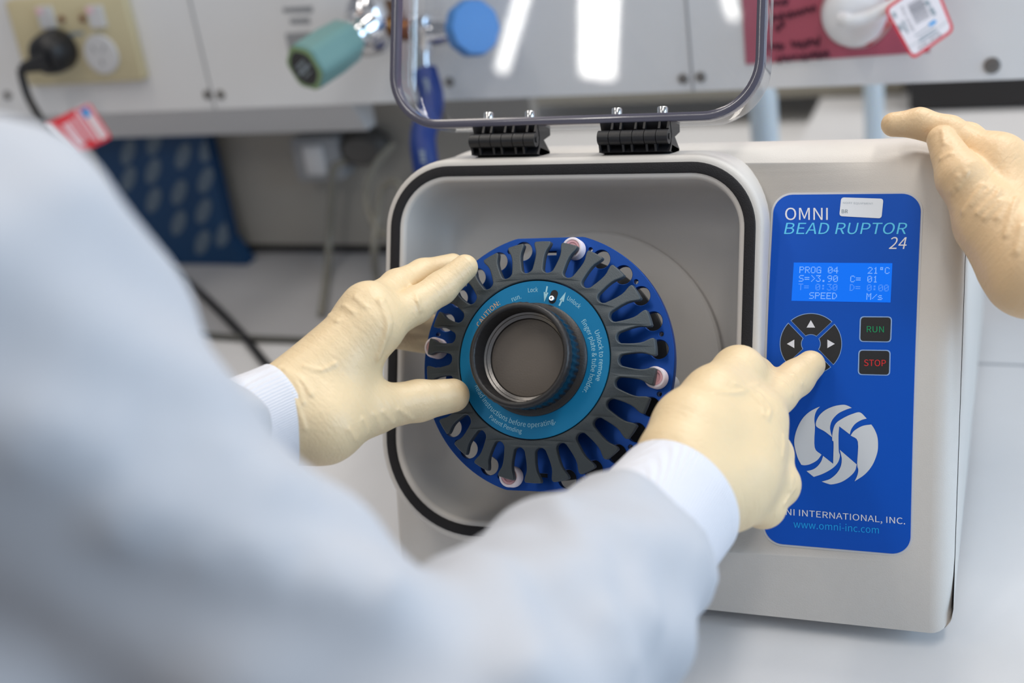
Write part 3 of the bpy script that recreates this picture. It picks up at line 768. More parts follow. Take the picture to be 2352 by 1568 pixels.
for px in ((477, 217), (507, 217), (1570, 180), (1610, 176), (2279, 150), (18, 219), (1033, 188)):
    p = UW(*px); r = 0.0068 if px[0] == 2279 else 0.0048
    MB().lathe([(r, 0.0), (r, 0.0012), (r * .8, 0.002), (r * .35, 0.002), (r * .3, 0.0008), (0.0, 0.0008)], lambda a, b, h: (p[0] + a, UY - h, p[2] + b), 24, cap=False).build('fixing_screw', M_LINER, unit)
# printed notice on the panel
p = UW(686, 62)
notice = MB()
for (x, y, w, h) in ((685, 22, 68, 13), (690, 48, 46, 13), (695, 100, 60, 52)):
    q = [UW(x - w / 2 + 10 * k[0], y + k[1] * h / 2, .0008) for k in ((0, 1), (0, -1))]
    a0 = UW(x - w / 2, y + h / 2, .0008); a1 = UW(x + w / 2, y + h / 2, .0008); zt = UW(x, y - h / 2)[2]
    notice.add([a0, a1, (a1[0], a1[1], zt), (a0[0], a0[1], zt)], [(0, 1, 2, 3)])
    print_w = w
notice.build('printed_notice', M_SEAMLN, unit, False)

# power outlet on the left
def disc_on(mbx, c, r, h0, h1, n=32): return mbx.lathe([(r, h0), (r, h1 - r * .06), (r * .94, h1), (0.0, h1)], lambda a, b, h: (c[0] + a, c[1] - h, c[2] + b), n, cap=False)
pl = UW(66, 192, .010); pr = UW(331, 185, .010)
out = thing('power_outlet', 'cream double power outlet with round pale inserts on white panel', 'power outlet', (pl[0] * .5 + pr[0] * .5, UY - .001, pl[2]))
z0, z1 = float(pr[2]), float(pr[2]) + 0.092
def rbox(name, x0, x1, zz0, zz1, y0, y1, r, mm, parent):
    o = rrect(x0, x1, zz0, zz1, r, r, 6); b = rrect(x0 + .001, x1 - .001, zz0 + .001, zz1 - .001, r, r, 6)
    return MB().loft([[(x, y0, z) for x, z in o], [(x, y1 + .001, z) for x, z in o], [(x, y1, z) for x, z in b]]).build(name, mm, parent, angle=50)
rbox('face_plate', pl[0], pr[0], z0, z1, UY - .0005, UY - .011, .004, M_CREAM, out)
def PL(x, y, o=.0112): return UW(x, y, o)
for (x, y) in ((110, 38), (225, 36)):
    c = PL(x, y); r = MB(); r.box((c[0] - .0085, UY - .0165, c[2] - .011), (c[0] + .0085, UY - .0105, c[2] + .011)); o = r.build('rocker_switch', M_PALEPL, out, False)
    t = MB().box((c[0] - .0085, UY - .0172, c[2] + .004), (c[0] - .001, UY - .0160, c[2] + .010)).build('switch_mark', M_TAGPNK, None, False); t.parent = o
for (x, y) in ((143, 43), (190, 42)):
    disc_on(MB(), PL(x, y), .0036, 0, .0022, 20).build('neon_indicator', M_BROWN, out)
c = PL(234, 124); o = disc_on(MB(), c, .021, 0, .003, 40).build('socket_insert', M_PALEPL, out)
mb = MB()
for (dx, dz, an) in ((-.006, .006, .5), (.006, .006, -.5), (0, -.008, 0)):
    ca, sa = math.cos(an), math.sin(an)
    mb.add([(c[0] + dx + a * ca - b * sa, c[1] - .0033, c[2] + dz + a * sa + b * ca) for a, b in ((-.0011, -.0036), (.0011, -.0036), (.0011, .0036), (-.0011, .0036))], [(0, 1, 2, 3)])
t = mb.build('slots', M_SEAMLN, None, False); t.parent = o
a0 = PL(160, 83, .0115); a1 = PL(193, 80, .0115)
MB().add([a0, a1, a1 + np.array([0, 0, .004]), a0 + np.array([0, 0, .004])], [(0, 1, 2, 3)]).build('rating_print', M_GREYINK, out, False)
# its black plug and lead
pc_ = UW(140, 112, .012)
plug = thing('power_plug', 'black round power plug with angled lead in the cream outlet', 'plug', pc_)
MB().lathe([(.0215, .000), (.0225, .003), (.0225, .016), (.0200, .028), (.0150, .034), (.0080, .036), (0, .036)], lambda a, b, h: (pc_[0] + a, pc_[1] - h, pc_[2] + b), 40, cap=False).build('plug_body', M_BLKPL, plug)
pf = at(112, 138, depth_of(pc_) - .030); pe = at(48, 158, depth_of(pc_) - .030)
MB().tube(spline([pf, pf * .5 + pe * .5, pe], 6), [.0115 - .0065 * t for t in np.linspace(0, 1, 13)], 16).build('strain_relief', M_BLKPL, plug)
dpl = depth_of(pe)
MB().tube(spline([pe * 1.0, at(52, 182, dpl + .005), at(66, 225, dpl + .01), at(92, 272, dpl), at(130, 340, dpl - .03), at(220, 470, dpl - .07), at(345, 575, dpl - .09), onZ(412, 632, .0045), onZ(482, 692, .0045), onZ(560, 772, .0045), onZ(628, 852, .0045), onZ(760, 960, .0045)], 8), .0043, 12).build('lead', M_BLKPL, plug)

# red test tag on that lead
def card(mbx, q, depth, thick, fr=None):
    a = [at(x, y, depth) for x, y in q]; b = [at(x, y, depth + thick) for x, y in q]; n = len(q)
    return mbx.add(a + b, [tuple(range(n)), tuple(range(n, 2 * n))[::-1]] + [(i, n + i, n + (i + 1) % n, (i + 1) % n) for i in range(n)])
TD = dpl - 0.027
tg = thing('test_tag', 'red and white electrical test tag hanging on the black plug lead', 'tag', at(178, 300, TD))
T4 = [np.array(p, float) for p in ((98, 287), (205, 234), (259, 317), (161, 365))]
def TQ(a, b): return tuple((T4[0] * (1 - a) + T4[1] * a) * (1 - b) + (T4[3] * (1 - a) + T4[2] * a) * b)
def tquad(a0, a1, b0, b1): return [TQ(a0, b0), TQ(a1, b0), TQ(a1, b1), TQ(a0, b1)]
card(MB(), quad_round(tquad(0, 1, 0, 1), 12), TD, .0008).build('tag_card', M_TAGRED, tg, False)
for nm, r_, mm in (('tag_border', (0.0, .13, .04, .97), M_TAGWHT), ('tag_panel', (.78, .90, .22, .92), M_TAGWHT), ('tag_panel', (.70, .98, .0, .03), M_TAGPNK), ('tag_print', (.30, .46, .20, .82), M_TAGPNK), ('tag_print', (.50, .54, .16, .8), M_TAGPNK), ('tag_print', (.58, .62, .16, .8), M_TAGPNK), ('tag_logo', (.76, .90, .08, .30), M_TAGBLU), ('tag_print', (.92, .96, .05, .9), M_TAGPNK), ('tag_print', (.66, .73, .05, .9), M_TAGPNK)):
    card(MB(), tquad(*r_), TD - .0006 - (.0002 if nm == 'tag_logo' else 0), .0004).build(nm, mm, tg, False)

# gas tap
def cyl(mbx, a, b, prof, n=32, rmod=None):
    a, b = np.asarray(a, float), np.asarray(b, float); ax = nrm(b - a); e1 = nrm(np.cross(ax, [0.2, 0.1, 1])); e2 = np.cross(ax, e1)
    return mbx.lathe(prof, lambda x, y, h: a + e1 * x + e2 * y + ax * h, n, rmod=rmod)
tapd = depth_of(UW(860, 60)) - .07
t0 = UW(868, 60, 0.0)
tap = thing('gas_tap', 'chrome twin gas tap with green and blue knobs on white panel', 'tap', t0)
ka, kb = at(700, 156, tapd - .035), at(804, 88, tapd + .0)
L_ = float(np.linalg.norm(kb - ka))
cyl(MB(), ka, kb, [(.0185, 0), (.0212, .003), (.0215, L_ * .55), (.0200, L_ * .92), (.0170, L_)], 48, rmod=lambda a, h: 1 + .045 * math.cos(6 * a)).build('green_knob', M_SAGE, tap, angle=30)
cyl(MB(), ka - nrm(kb - ka) * .0006, kb, [(.0205, 0), (.0190, -.0008), (.0160, -.0008), (.0155, .0004)], 48, rmod=lambda a, h: 1 + .045 * math.cos(6 * a)).build('knob_rim', M_SAGE2, tap)
kd = nrm(kb - ka)
cyl(MB(), ka - kd * .0010, kb, [(.0160, 0.0), (.0158, -.0006), (0.0005, -.0006)], 40).build('knob_badge', M_KEY, tap)
e1 = nrm(np.cross(kd, [0, 0, 1.0])); e1 = -e1 if e1[0] < 0 else e1
e2 = nrm(np.cross(e1, kd)); e2 = e2 if np.dot(e2, [0, 0, 1]) > 0 else -e2
bx = nrm(e1 * .86 + e2 * .5); by = nrm(e2 * .86 - e1 * .5)
mb = MB()
for (w, h, o) in ((.0105, .0016, -.0010), (.0085, .0006, .0035), (.0085, .0006, .0055), (.007, .0006, -.0062)):
    mb.add([ka - kd * .0018 + bx * sx * w + by * (o + sy * h) for sx, sy in ((-1, -1), (1, -1), (1, 1), (-1, 1))], [(0, 1, 2, 3)])
mb.build('badge_lettering', M_GREYINK, tap, False)
bc = at(868, 64, tapd + .01); bb_ = at(832, 68, tapd + .005)
cyl(MB(), kb - kd * .002, bb_ + kd * .004, [(.0125, 0), (.0150, .004), (.0150, .010), (.0185, .012), (.0195, .020), (.0185, .028), (.0140, .031)], 40).build('bonnet_nut', M_CHROME, tap, angle=30)
mb = MB(); c0_ = at(846, 58, tapd + .018)
mb.tube([c0_ + d * nrm(kd) * 0 + np.array([0, 0, 1.0]) * t for t, d in ((-.026, 0), (-.02, 0), (0, 0), (.02, 0), (.028, 0))], [.012, .019, .0225, .018, .013], 32)
mb.build('tap_body', M_CHROME, tap)
MB().tube([c0_ + np.array([0, 0, .026]), c0_ + np.array([-.006, 0, .05]), c0_ + np.array([-.010, 0, .085])], [.0105, .0095, .0095], 24).build('brass_spindle', M_BRASS, tap)
MB().tube([c0_, np.array([c0_[0], UY - .0003, c0_[2]])], [.013, .013], 32).build('panel_stem', M_BRASS, tap)
c1_ = at(968, 72, tapd + .02)
MB().tube([c0_ + np.array([.015, 0, 0]), c0_ * .5 + c1_ * .5, c1_], [.010, .010, .011], 24).build('cross_pipe', M_BRASS, tap)
MB().tube([c1_ + np.array([0, 0, .016]), c1_ + np.array([0, 0, .008]), c1_, c1_ + np.array([.0005, -.004, -.012]), c1_ + np.array([.001, -.008, -.024]), c1_ + np.array([.002, -.012, -.036])], [.011, .0145, .0145, .011, .008, .0095], 32).build('outlet_nozzle', M_CHROME, tap)
c2_ = at(1062, 70, tapd + .012)
MB().tube([c1_, c1_ * .6 + c2_ * .4, c2_], [.0125, .0135, .009], 32).build('second_pipe', M_CHROME, tap)
fc = at(1112, 58, tapd - .03); bcn = nrm(fc - c2_)
cyl(MB(), c2_ + bcn * .012, fc + bcn, [(.012, 0.0), (.0235, .002), (.0255, .006), (.0255, .014), (.0230, .019), (.010, .020), (0, .020)], 40, rmod=lambda a, h: 1 + .02 * math.cos(10 * a)).build('blue_knob', M_BLUEKN, tap)
hp0 = c1_ + np.array([.002, -.012, -.034])
hose = thing('gas_hose', 'royal blue rubber hose hanging from the chrome gas tap nozzle', 'hose', at(972, 200, tapd + .02))
hd = depth_of(hp0)
hpath = spline([hp0, at(990, 222, hd - .004), at(985, 262, hd - .01), at(972, 310, hd - .02), at(975, 360, hd - .03), at(990, 450, hd - .02), at(1010, 560, hd + .0)], 8)
MB().tube(hpath, .0120, 24).build('hose_wall', M_HOSE, hose)
mb = MB(); rgt = nrm(R[:, 0])
for i in range(3, len(hpath) - 12):
    a, b = hpath[i], hpath[i + 1]
    q0, q1 = a * .85 + b * .15, a * .15 + b * .85
    for w0, w1 in ((-.0022, .0022),):
        s_ = lambda p, w: p + rgt * (w - .001) - R[:, 2] * math.sqrt(.0123 ** 2 - (w - .001) ** 2)
        mb.add([s_(q0, w0), s_(q0, w1), s_(q1, w1), s_(q1, w0)], [(0, 1, 2, 3)])
mb.build('hose_print', M_GREYINK, hose, False)

# right-hand outlet with white plug, pink film and tag
ro = UW(1966, 8, .0)
red = thing('power_outlet', 'red power outlet behind the white plug on white panel', 'power outlet', ro)
rc_ = UW(1966, 34, .006)
MB().loft([[(rc_[0] + r * math.cos(a), UY - h, rc_[2] + r * math.sin(a)) for a in np.linspace(math.pi / 8, 2 * math.pi + math.pi / 8, 8, endpoint=False)] for r, h in ((.0285, .0003), (.0285, .0055), (.0265, .0068))]).build('red_plate', mat('red_outlet_plate', (190, 0, 8), .4, var=.02), red, False)
film = thing('plastic_sleeve', 'pink see-through plastic sleeve with dark handwriting stuck on white panel', 'sleeve', UW(1900, 140, .001))
fl = [UW(1712, 139, .0012), UW(2135, 121, .0012)]
fz = float(fl[0][2])
v, f = flat_fill([[(fl[0][0], fz - .0035), (fl[1][0], fz), (fl[1][0], fz + .16), (fl[0][0], fz + .16)], circ(rc_[0], rc_[2], .0300, 40)])
MB().add([(x, UY - .0012, z) for x, z, _ in v], f).build('film', M_PINKSH, film, False)
rng = np.random.RandomState(4); mb = MB()
def scrawl(x0, y0, x1, y1, amp, n):
    pts = []
    for i in range(n):
        t = i / (n - 1); x = x0 + (x1 - x0) * t + rng.uniform(-2, 2); y = y0 + (y1 - y0) * t + (amp if i % 2 else -amp) * rng.uniform(.4, 1.2)
        pts.append(UW(x, y, .0018))
    mb.tube(spline(pts, 4), .0011, 6)
for a in ((1762, 10, 1812, 4, 7, 9), (1766, 44, 1800, 38, 8, 8), (1806, 36, 1872, 18, 8, 14), (1782, 66, 1800, 54, 8, 6), (1762, 108, 1800, 106, 7, 9), (1818, 104, 1882, 96, 9, 13), (1786, 138, 1828, 132, 7, 9), (1834, 132, 1905, 126, 8, 14)): scrawl(*a)
mb.build('handwriting', M_PINKINK, film)
wp = UW(1966, 26, .008)
wpl = thing('power_plug', 'white round power plug with white lead in the red outlet', 'plug', wp)
MB().lathe([(.0255, 0), (.0265, .002), (.0265, .014), (.0235, .024), (.0170, .029), (.0080, .031), (0, .031)], lambda a, b, h: (wp[0] + a, wp[1] - h, wp[2] + b), 40, cap=False).build('plug_body', M_WHITEPL, wpl)
wd = depth_of(wp) - .036
MB().tube(spline([at(1932, 44, wd + .008), at(1955, 47, wd), at(1990, 40, wd - .005), at(2022, 26, wd - .01), at(2060, 4, wd - .01), at(2130, -50, wd - .01), at(2300, -160, wd - .03)], 6), [.0062] * 6 + [.0052] * 31, 16).build('lead', M_WHITEPL, wpl)
TD2 = wd - .02
tg2 = thing('test_tag', 'white test tag with red border and barcode on the white lead', 'tag', at(2105, 60, TD2))
B4 = [np.array(p, float) for p in ((2030, 20), (2142, -58), (2193, 70), (2096, 138))]
cen = sum(B4) / 4
card(MB(), quad_round([tuple(p) for p in B4], 16), TD2, .0008).build('tag_card', M_TAGRED, tg2, False)
inn = [tuple(cen + (p - cen) * .90) for p in B4]
card(MB(), quad_round(inn, 12), TD2 - .0006, .0004).build('tag_panel', M_TAGWHT, tg2, False)
def tp(x, y): return np.array([2010 + x / 10.455, y / 10.455])
def bar(mbx, c0, c1, w):
    c0, c1 = tp(*c0), tp(*c1); n = nrm([-(c1 - c0)[1], (c1 - c0)[0]]) * w / 2
    return mbx.add([at(*q, TD2 - .0009) for q in (c0 - n, c1 - n, c1 + n, c0 + n)], [(0, 1, 2, 3)])
mb = MB()
A_, B_ = np.array([765., 110.]), np.array([1105., -85.]); C_ = np.array([985., 590.])
for i, w in enumerate((.9, 1.6, .7, 2.6, 1.0, 1.6, 2.2, .8, 1.2, 1.6, .8, 1.2, .8, 1.2)):
    o = (C_ - A_) * (i + .5) / 14; bar(mb, A_ + o, B_ + o, w)
mb.build('barcode', M_TAGINK, tg2, False)
fr_t = lambda x, y, l: at(*tp(x, y), TD2 - .0009)
upt = tuple(nrm([-.56, -.83]))
mb = MB(); text_on(mb, 'JUN 2018', (1040, 1205), (1600, 845), 82, fr_t, 0, .02, 0, upt); mb.build('tag_date', M_TAGINK, tg2, False)
mb = MB(); text_on(mb, 'PLC 12107', (620, 190), (900, 770), 62, fr_t, 0, .02, 0, tuple(nrm([.83, -.56]))); mb.build('tag_number', M_TAGINK, tg2, False)
mb = MB()
for a, b, w in (((440, 300), (500, 420), 7), ((570, 590), (650, 730), 7), ((660, 500), (790, 790), 5), ((1210, 10), (1310, 130), 9), ((1330, 180), (1430, 360), 9), ((950, 870), (1290, 640), 2.2), ((1050, 930), (1450, 665), 3), ((1050, 1010), (1500, 740), 4)): bar(mb, a, b, w)
mb.build('tag_print', M_GREYINK, tg2, False)
mb = MB(); bar(mb, (1300, 610), (1460, 500), 8); mb.build('tag_logo', M_TAGBLU, tg2, False)
mb = MB(); bar(mb, (800, 1150), (1040, 990), 3.4); bar(mb, (1500, 690), (1730, 500), 3.4); mb.build('tag_line', M_PALEPL, tg2, False)

# things under the unit
BY = 0.565
bl, br = onY(242, 440, BY), onY(502, 440, BY)
box = thing('cardboard_box', 'navy cardboard box printed with slate ovals under the service unit', 'box', (bl[0] * .5 + br[0] * .5, BY + .015, 0.0))
MB().box((bl[0], BY, .0005), (br[0], BY + .018, .168)).build('box_body', M_BOXBLU, box, False)
q = onY(556, 573, BY - .004); MB().add([(br[0] - .004, BY - .001, .0005), (q[0], BY - .001, .0005), (br[0] + .0002, BY - .001, .030), (br[0] - .004, BY + .02, .0005), (q[0], BY + .02, .0005), (br[0] + .0002, BY + .02, .030)], [(0, 1, 2), (5, 4, 3), (0, 3, 4, 1), (1, 4, 5, 2), (2, 5, 3, 0)]).build('box_flap', M_BOXBLU, box, False)
mb = MB()
for x, y in ((290, 430), (525, 340), (785, 465), (1005, 400), (515, 600), (295, 670), (750, 790), (990, 680), (520, 860), (745, 1065), (970, 960), (960, 1240), (1150, 1170)):
    c = onY(220 + x / 3.92, 240 + y / 3.92, BY - .0004); pts = []
    for t in np.linspace(0, 2 * math.pi, 20, endpoint=False):
        a, b = .0080 * math.cos(t), .0185 * math.sin(t); pts.append((min(c[0] + a * .80 + b * .60, br[0]), c[1], c[2] - a * .60 + b * .80))
    mb.add(pts, [tuple(range(20))])
mb.build('oval_print', M_BOXOVL, box, False)
wo = onY(752, 352, .597)
wout = thing('wall_outlet', 'small grey outlet box with pale centre on the back board', 'outlet', (wo[0], .598, wo[2]))
rbox('outlet_case', wo[0] - .029, wo[0] + .029, wo[2] - .024, wo[2] + .026, .5995, .572, .005, M_SEAMLN, wout)
rbox('outlet_centre', wo[0] - .014, wo[0] + .010, wo[2] - .016, wo[2] + .018, .573, .568, .003, M_PALEPL, wout)
dp = onY(838, 338, .585)
dpl_ = thing('power_plug', 'dark grey block plug beside the grey outlet under the unit', 'plug', dp)
MB().lathe([(.020, 0), (.023, .004), (.023, .020), (.016, .028), (0, .028)], lambda a, b, h: (dp[0] + a * 1.25, .5995 - h, dp[2] + b * .85), 32, cap=False).build('plug_body', mat('charcoal_plastic', (84, 82, 80), .5, var=.04), dpl_)
MB().tube(spline([(dp[0] - .02, .575, dp[2] - .012), onY(768, 385, .572), onY(762, 460, .575), onY(757, 540, .575), onZ(752, 620, .006), onZ(738, 720, .006)], 8), .0042, 10).build('lead', M_TUBING, dpl_)
tb = thing('clear_tubing', 'loop of cloudy clear tubing hanging beside the machine', 'tubing', onZ(865, 600, .004))
MB().tube(spline([onY(905, 330, .56), onY(862, 380, .55), onY(842, 450, .54), onY(862, 520, .52), onY(905, 540, .50), onY(930, 480, .50), onY(915, 420, .52), onY(880, 430, .53), onY(868, 500, .52), onY(860, 570, .50), onZ(868, 650, .004), onZ(905, 720, .004)], 8), .0040, 10).build('tube_wall', M_TUBING, tb)
tag(MB().tube(spline([onZ(380, 762, .004), onZ(455, 768, .004), onZ(560, 776, .004), onZ(690, 781, .004), onZ(800, 786, .004), onZ(960, 800, .004)], 6), .0036, 10).build('grey_cord', M_CORDGR), 'thin grey cord lying along the worktop joint behind the gripping hand', 'cord')
# beyond the unit, on the far side of the bench
e0 = onY(2088, 215, 1.09)
ins = thing('instrument', 'black instrument casing standing on the bench beyond the service unit', 'instrument', (e0[0] + .25, 1.2, 0))
MB().box((e0[0], 1.09, .004), (e0[0] + .62, 1.40, .36)).build('casing', M_INSTR, ins, False)
MB().box((e0[0] + .012, 1.084, .05), (e0[0] + .60, 1.0905, .33)).build('screen_glass', M_KEY, ins, False)
g0, g1 = onY(1150, 230, 1.17), onY(2076, 215, 1.17)
ol2 = thing('instrument', 'olive grey instrument casing left of the black one beyond the unit', 'instrument', (g0[0] * .5 + g1[0] * .5, 1.25, 0))
MB().box((g0[0], 1.17, .004), (g1[0], 1.42, .33)).build('casing', M_OLIVE, ol2, False)
MB().box((g0[0] + .01, 1.166, .03), (g1[0] - .02, 1.1705, .055)).build('base_band', M_DARK, ol2, False)
for (x, yb, Yd, r, hh, lb) in ((1756, 300, .80, .016, .16, 'pale blue bottle standing behind the lid corner'), (2008, 280, .95, .012, .13, 'pale blue bottle standing before the olive instrument')):
    c = onY(x, yb, Yd)
    b = thing('plastic_bottle', lb, 'bottle', (c[0], Yd, 0), 'pale blue bottles beyond the unit')
    MB().lathe([(r * .9, 0), (r, .004), (r, hh * .7), (r * .5, hh * .86), (r * .45, hh * .9)], lambda a, d, h: (c[0] + a, Yd + d, h + .0003), 28).build('bottle_body', M_PALEBL, b)
    MB().lathe([(r * .5, hh * .9), (r * .52, hh), (0, hh)], lambda a, d, h: (c[0] + a, Yd + d, h + .0003), 24, cap=False).build('bottle_cap', M_WHITEPL, b)

# ================================================================== people
def rings_cut(pc, ax): return lambda P: (P - np.asarray(pc, np.float32)) @ np.asarray(ax, np.float32)
def hand_fn(palm, fingers, kp=0.012, kf=0.006, extra=None, kg=0.0012):
    def fn(P):
        d = None
        for c in palm:
            e = chain(P, c, .006); d = e if d is None else smin(d, e, kp)
        g = None
        for c in fingers:
            e = chain(P, c, .0035); g = e if g is None else smin(g, e, kg)
        d = smin(d, g, kf)
        if extra is not None: d = extra(P, d)
        return d
    return fn
def with_ridges(base, lines, r=0.0011, k=0.0018, sink=0.0003):
    segs = []
    for ln in lines:
        w = 1.0
        if isinstance(ln[0], (int, float)): w, ln = ln[0], ln[1:]
        pts = [trace(base, x, y) for x, y in ln]
        pts = [p for p in pts if p is not None]
        pts = spline(pts, 4) if len(pts) > 2 else pts
        segs += [(a - nrm(a - CAM) * -sink * 0, b, w) for a, b in zip(pts[:-1], pts[1:]) if np.linalg.norm(a - b) < .02]
    def fn(P):
        d = base(P); near = d < .006
        if near.any():
            Q_ = P[near]; g = np.full(len(Q_), 1.0, np.float32)
            for a, b, w in segs: g = np.minimum(g, seg_d(Q_, a, b, r * w, r * w))
            d = d.copy(); d[near] = smin(d[near], g, k)
        return d
    return fn
def net_object(fn, pts, pad, h, name, mm, parent):
    P = np.array(pts); V, Fq = surface_net(fn, P.min(0) - pad, P.max(0) + pad, h)
    o = mk(name, V, Fq, mm, None, smooth=False)
    for p in o.data.polygons: p.use_smooth = True
    sm = o.modifiers.new('s', 'SMOOTH'); sm.factor = 0.5; sm.iterations = 2 if h < .002 else 4
    if parent is not None: adopt(o, parent)
    return o
def cuff(path, a_r, b_r, name, parent, mm, thick=.0025, n=64):
    """Knitted band: a tube of ellipses, hollow at its hand end. a_r along the picture plane, b_r across."""
    rings = []
    path = [np.asarray(p) for p in path]
    t = nrm(path[-1] - path[0]); a = nrm(np.cross(t, R[:, 2])); b = np.cross(a, t)
    K = len(path)
    def ring(c, s, sc=1.0): return [c + a * (a_r * s + sc) * math.cos(q) + b * (b_r * s + sc) * math.sin(q) for q in np.linspace(0, 2 * math.pi, n, endpoint=False)]
    for i, c in enumerate(path): rings.append(ring(c, 1 + .05 * (i / (K - 1)) ** 2, 0.0))
    rings = [ring(path[0] + t * .012, 1, -thick), ring(path[0] + t * .001, 1, -thick), ring(path[0], 1, -thick * .4)] + rings
    rings[3] = ring(path[0] + t * .001, 1, 0)
    return MB().loft(rings, cap=False).build(name, mm, parent, angle=60)

# ---- the first person: both hands at the machine
person = thing('person', 'person in white laboratory coat and cream gloves gripping rotor and pressing key', 'person', at(250, 1300, .55))

# left hand on the rotor
lw = at(668, 942, .735); lf = at(575, 985, .722)
imcp, ipip, idip, itip = at(856, 752, .752), at(952, 702, .772), at(1012, 662, .783), at(1068, 614, .789)
mmcp, mpip, mdip, mtip = at(846, 712, .757), at(912, 658, .786), at(972, 630, .802), at(1040, 610, .812)
rmcp, rpip, rtip = at(836, 720, .782), at(900, 722, .830), at(985, 748, .862)
pmcp, ppip, ptip = at(820, 755, .790), at(890, 765, .838), at(975, 785, .862)
tcmc, tmcp, tip_, ttip = at(745, 975, .732), at(850, 938, .752), at(962, 920, .770), at(1040, 908, .7805)
lpalm = [[(lf, .0245), (lw, .0240)], [(lw, .0200), (imcp, .0150)], [(lw, .0200), (mmcp, .0130)], [(lw, .0190), (rmcp, .0130)], [(lw, .0190), (pmcp, .0130)],
         [(at(690, 985, .735), .0165), (tcmc, .0190), (tmcp, .0150)], [(imcp, .0140), (mmcp, .0125), (rmcp, .0120), (pmcp, .0120)], [(tcmc, .018), (at(800, 850, .755), .0165)]]
lfing = [[(imcp, .0135), (ipip, .0104), (idip, .0094), (itip, .0078)], [(mmcp, .0120), (mpip, .0100), (mdip, .0092), (mtip, .0076)], [(rmcp, .0115), (rpip, .0098), (rtip, .0084)],
         [(pmcp, .0110), (ppip, .0090), (ptip, .0076)], [(tmcp, .0135), (tip_, .0118), (ttip, .0100)]]
lbase = hand_fn(lpalm, lfing)
lrid = [[1.3, (850, 640), (872, 690), (890, 745), (880, 790), (868, 822)], [1.0, (880, 690), (897, 740), (884, 785), (868, 815)], [.8, (943, 655), (958, 685), (966, 712)], [.7, (788, 700), (812, 718)], [.7, (756, 722), (775, 738)],
        [.6, (815, 680), (840, 705)], [.8, (640, 842), (690, 870), (715, 905)], [.7, (655, 850), (685, 885), (695, 925)], [.7, (670, 900), (690, 950), (700, 985)], [.6, (800, 985), (818, 1010)], [.6, (832, 962), (845, 996)], [.6, (858, 950), (878, 985)], [.6, (880, 945), (905, 972)], [.6, (915, 940), (948, 962)], [.5, (700, 840), (735, 850), (770, 835)]]
lfn = with_ridges(lbase, lrid)
net_object(lfn, [lf, lw, imcp, itip, mtip, rtip, ptip, ttip, tcmc, mpip, rmcp], .030, .0010, 'gloved_hand', wrinkle(latex('cream_latex_left'), itip - lw), person)['label'] = 'hand in cream latex glove gripping the blue rotor'
# right hand pressing the key
rw = at(1580, 1122, .690); rfo = at(1500, 1215, .655)
Ppress = PU(1862, 838)
ritip = Ppress - nrm(ray(1862, 838)) * .0102 + VV * 0.0
rimcp, ripip, ridip = at(1722, 968, .728), at(1785, 905, .757), at(1828, 868, .771)
rtmcp, rtip1, rttip = at(1640, 915, .722), at(1697, 856, .748), at(1735, 862, .772)
rmm, rmp, rmd = at(1715, 1035, .716), at(1768, 1046, .740), at(1758, 1085, .765)
rrm, rrp, rrd = at(1700, 1085, .706), at(1783, 1112, .733), at(1760, 1130, .762)
rpm, rpp, rpd = at(1675, 1130, .700), at(1752, 1160, .724), at(1735, 1165, .752)
rpalm = [[(rfo, .0265), (rw, .0265)], [(rw, .0235), (rimcp, .0165)], [(rw, .0225), (rmm, .0170)], [(rw, .0220), (rrm, .0175)], [(rw, .0215), (rpm, .0175)], [(at(1560, 1040, .69), .0205), (at(1590, 980, .705), .0205), (rtmcp, .0165)],
         [(rimcp, .0160), (rmm, .0160), (rrm, .0165), (rpm, .0165)], [(at(1600, 1010, .70), .018), (rimcp, .016)]]
rfing = [[(rimcp, .0140), (ripip, .0112), (ridip, .0104), (ritip, .0086)], [(rtmcp, .0160), (rtip1, .0150), (rttip, .0115)], [(rmm, .0150), (rmp, .0128), (rmd, .0115)], [(rrm, .0150), (rrp, .0128), (rrd, .0115)], [(rpm, .0145), (rpp, .0122), (rpd, .0105)]]
rbase = hand_fn(rpalm, rfing, .012, .009, None, .005)
rrid = [[.8, (1742, 905), (1768, 940), (1762, 962)], [.6, (1720, 895), (1750, 930), (1755, 955)], [.6, (1690, 880), (1735, 900)], [.6, (1800, 1000), (1800, 1030), (1798, 1050)], [.7, (1822, 1095), (1815, 1125)], [.5, (1826, 1120), (1800, 1160)], [.5, (1640, 900), (1700, 900), (1742, 880)], [.5, (1822, 860), (1842, 880)], [.5, (1800, 880), (1820, 905)]]
rfn = with_ridges(rbase, rrid)
net_object(rfn, [rfo, rw, ritip, rimcp, rtip1, rttip, rmp, rrp, rpp, rmd, rrd, rtmcp], .032, .0010, 'gloved_hand', wrinkle(latex('cream_latex_right'), ritip - rw), person)['label'] = 'hand in cream latex glove pressing a direction key'
# knitted cuffs
cuff([lw * .93 + lf * .07 + (lf - lw) * t for t in np.linspace(0, 1.1, 8)], .0290, .0275, 'cuff', person, M_KNIT)
cuff([rw * .70 + rfo * .30 + (rfo - rw) * t for t in np.linspace(0, 1.5, 8)], .0355, .0325, 'cuff', person, M_KNIT)
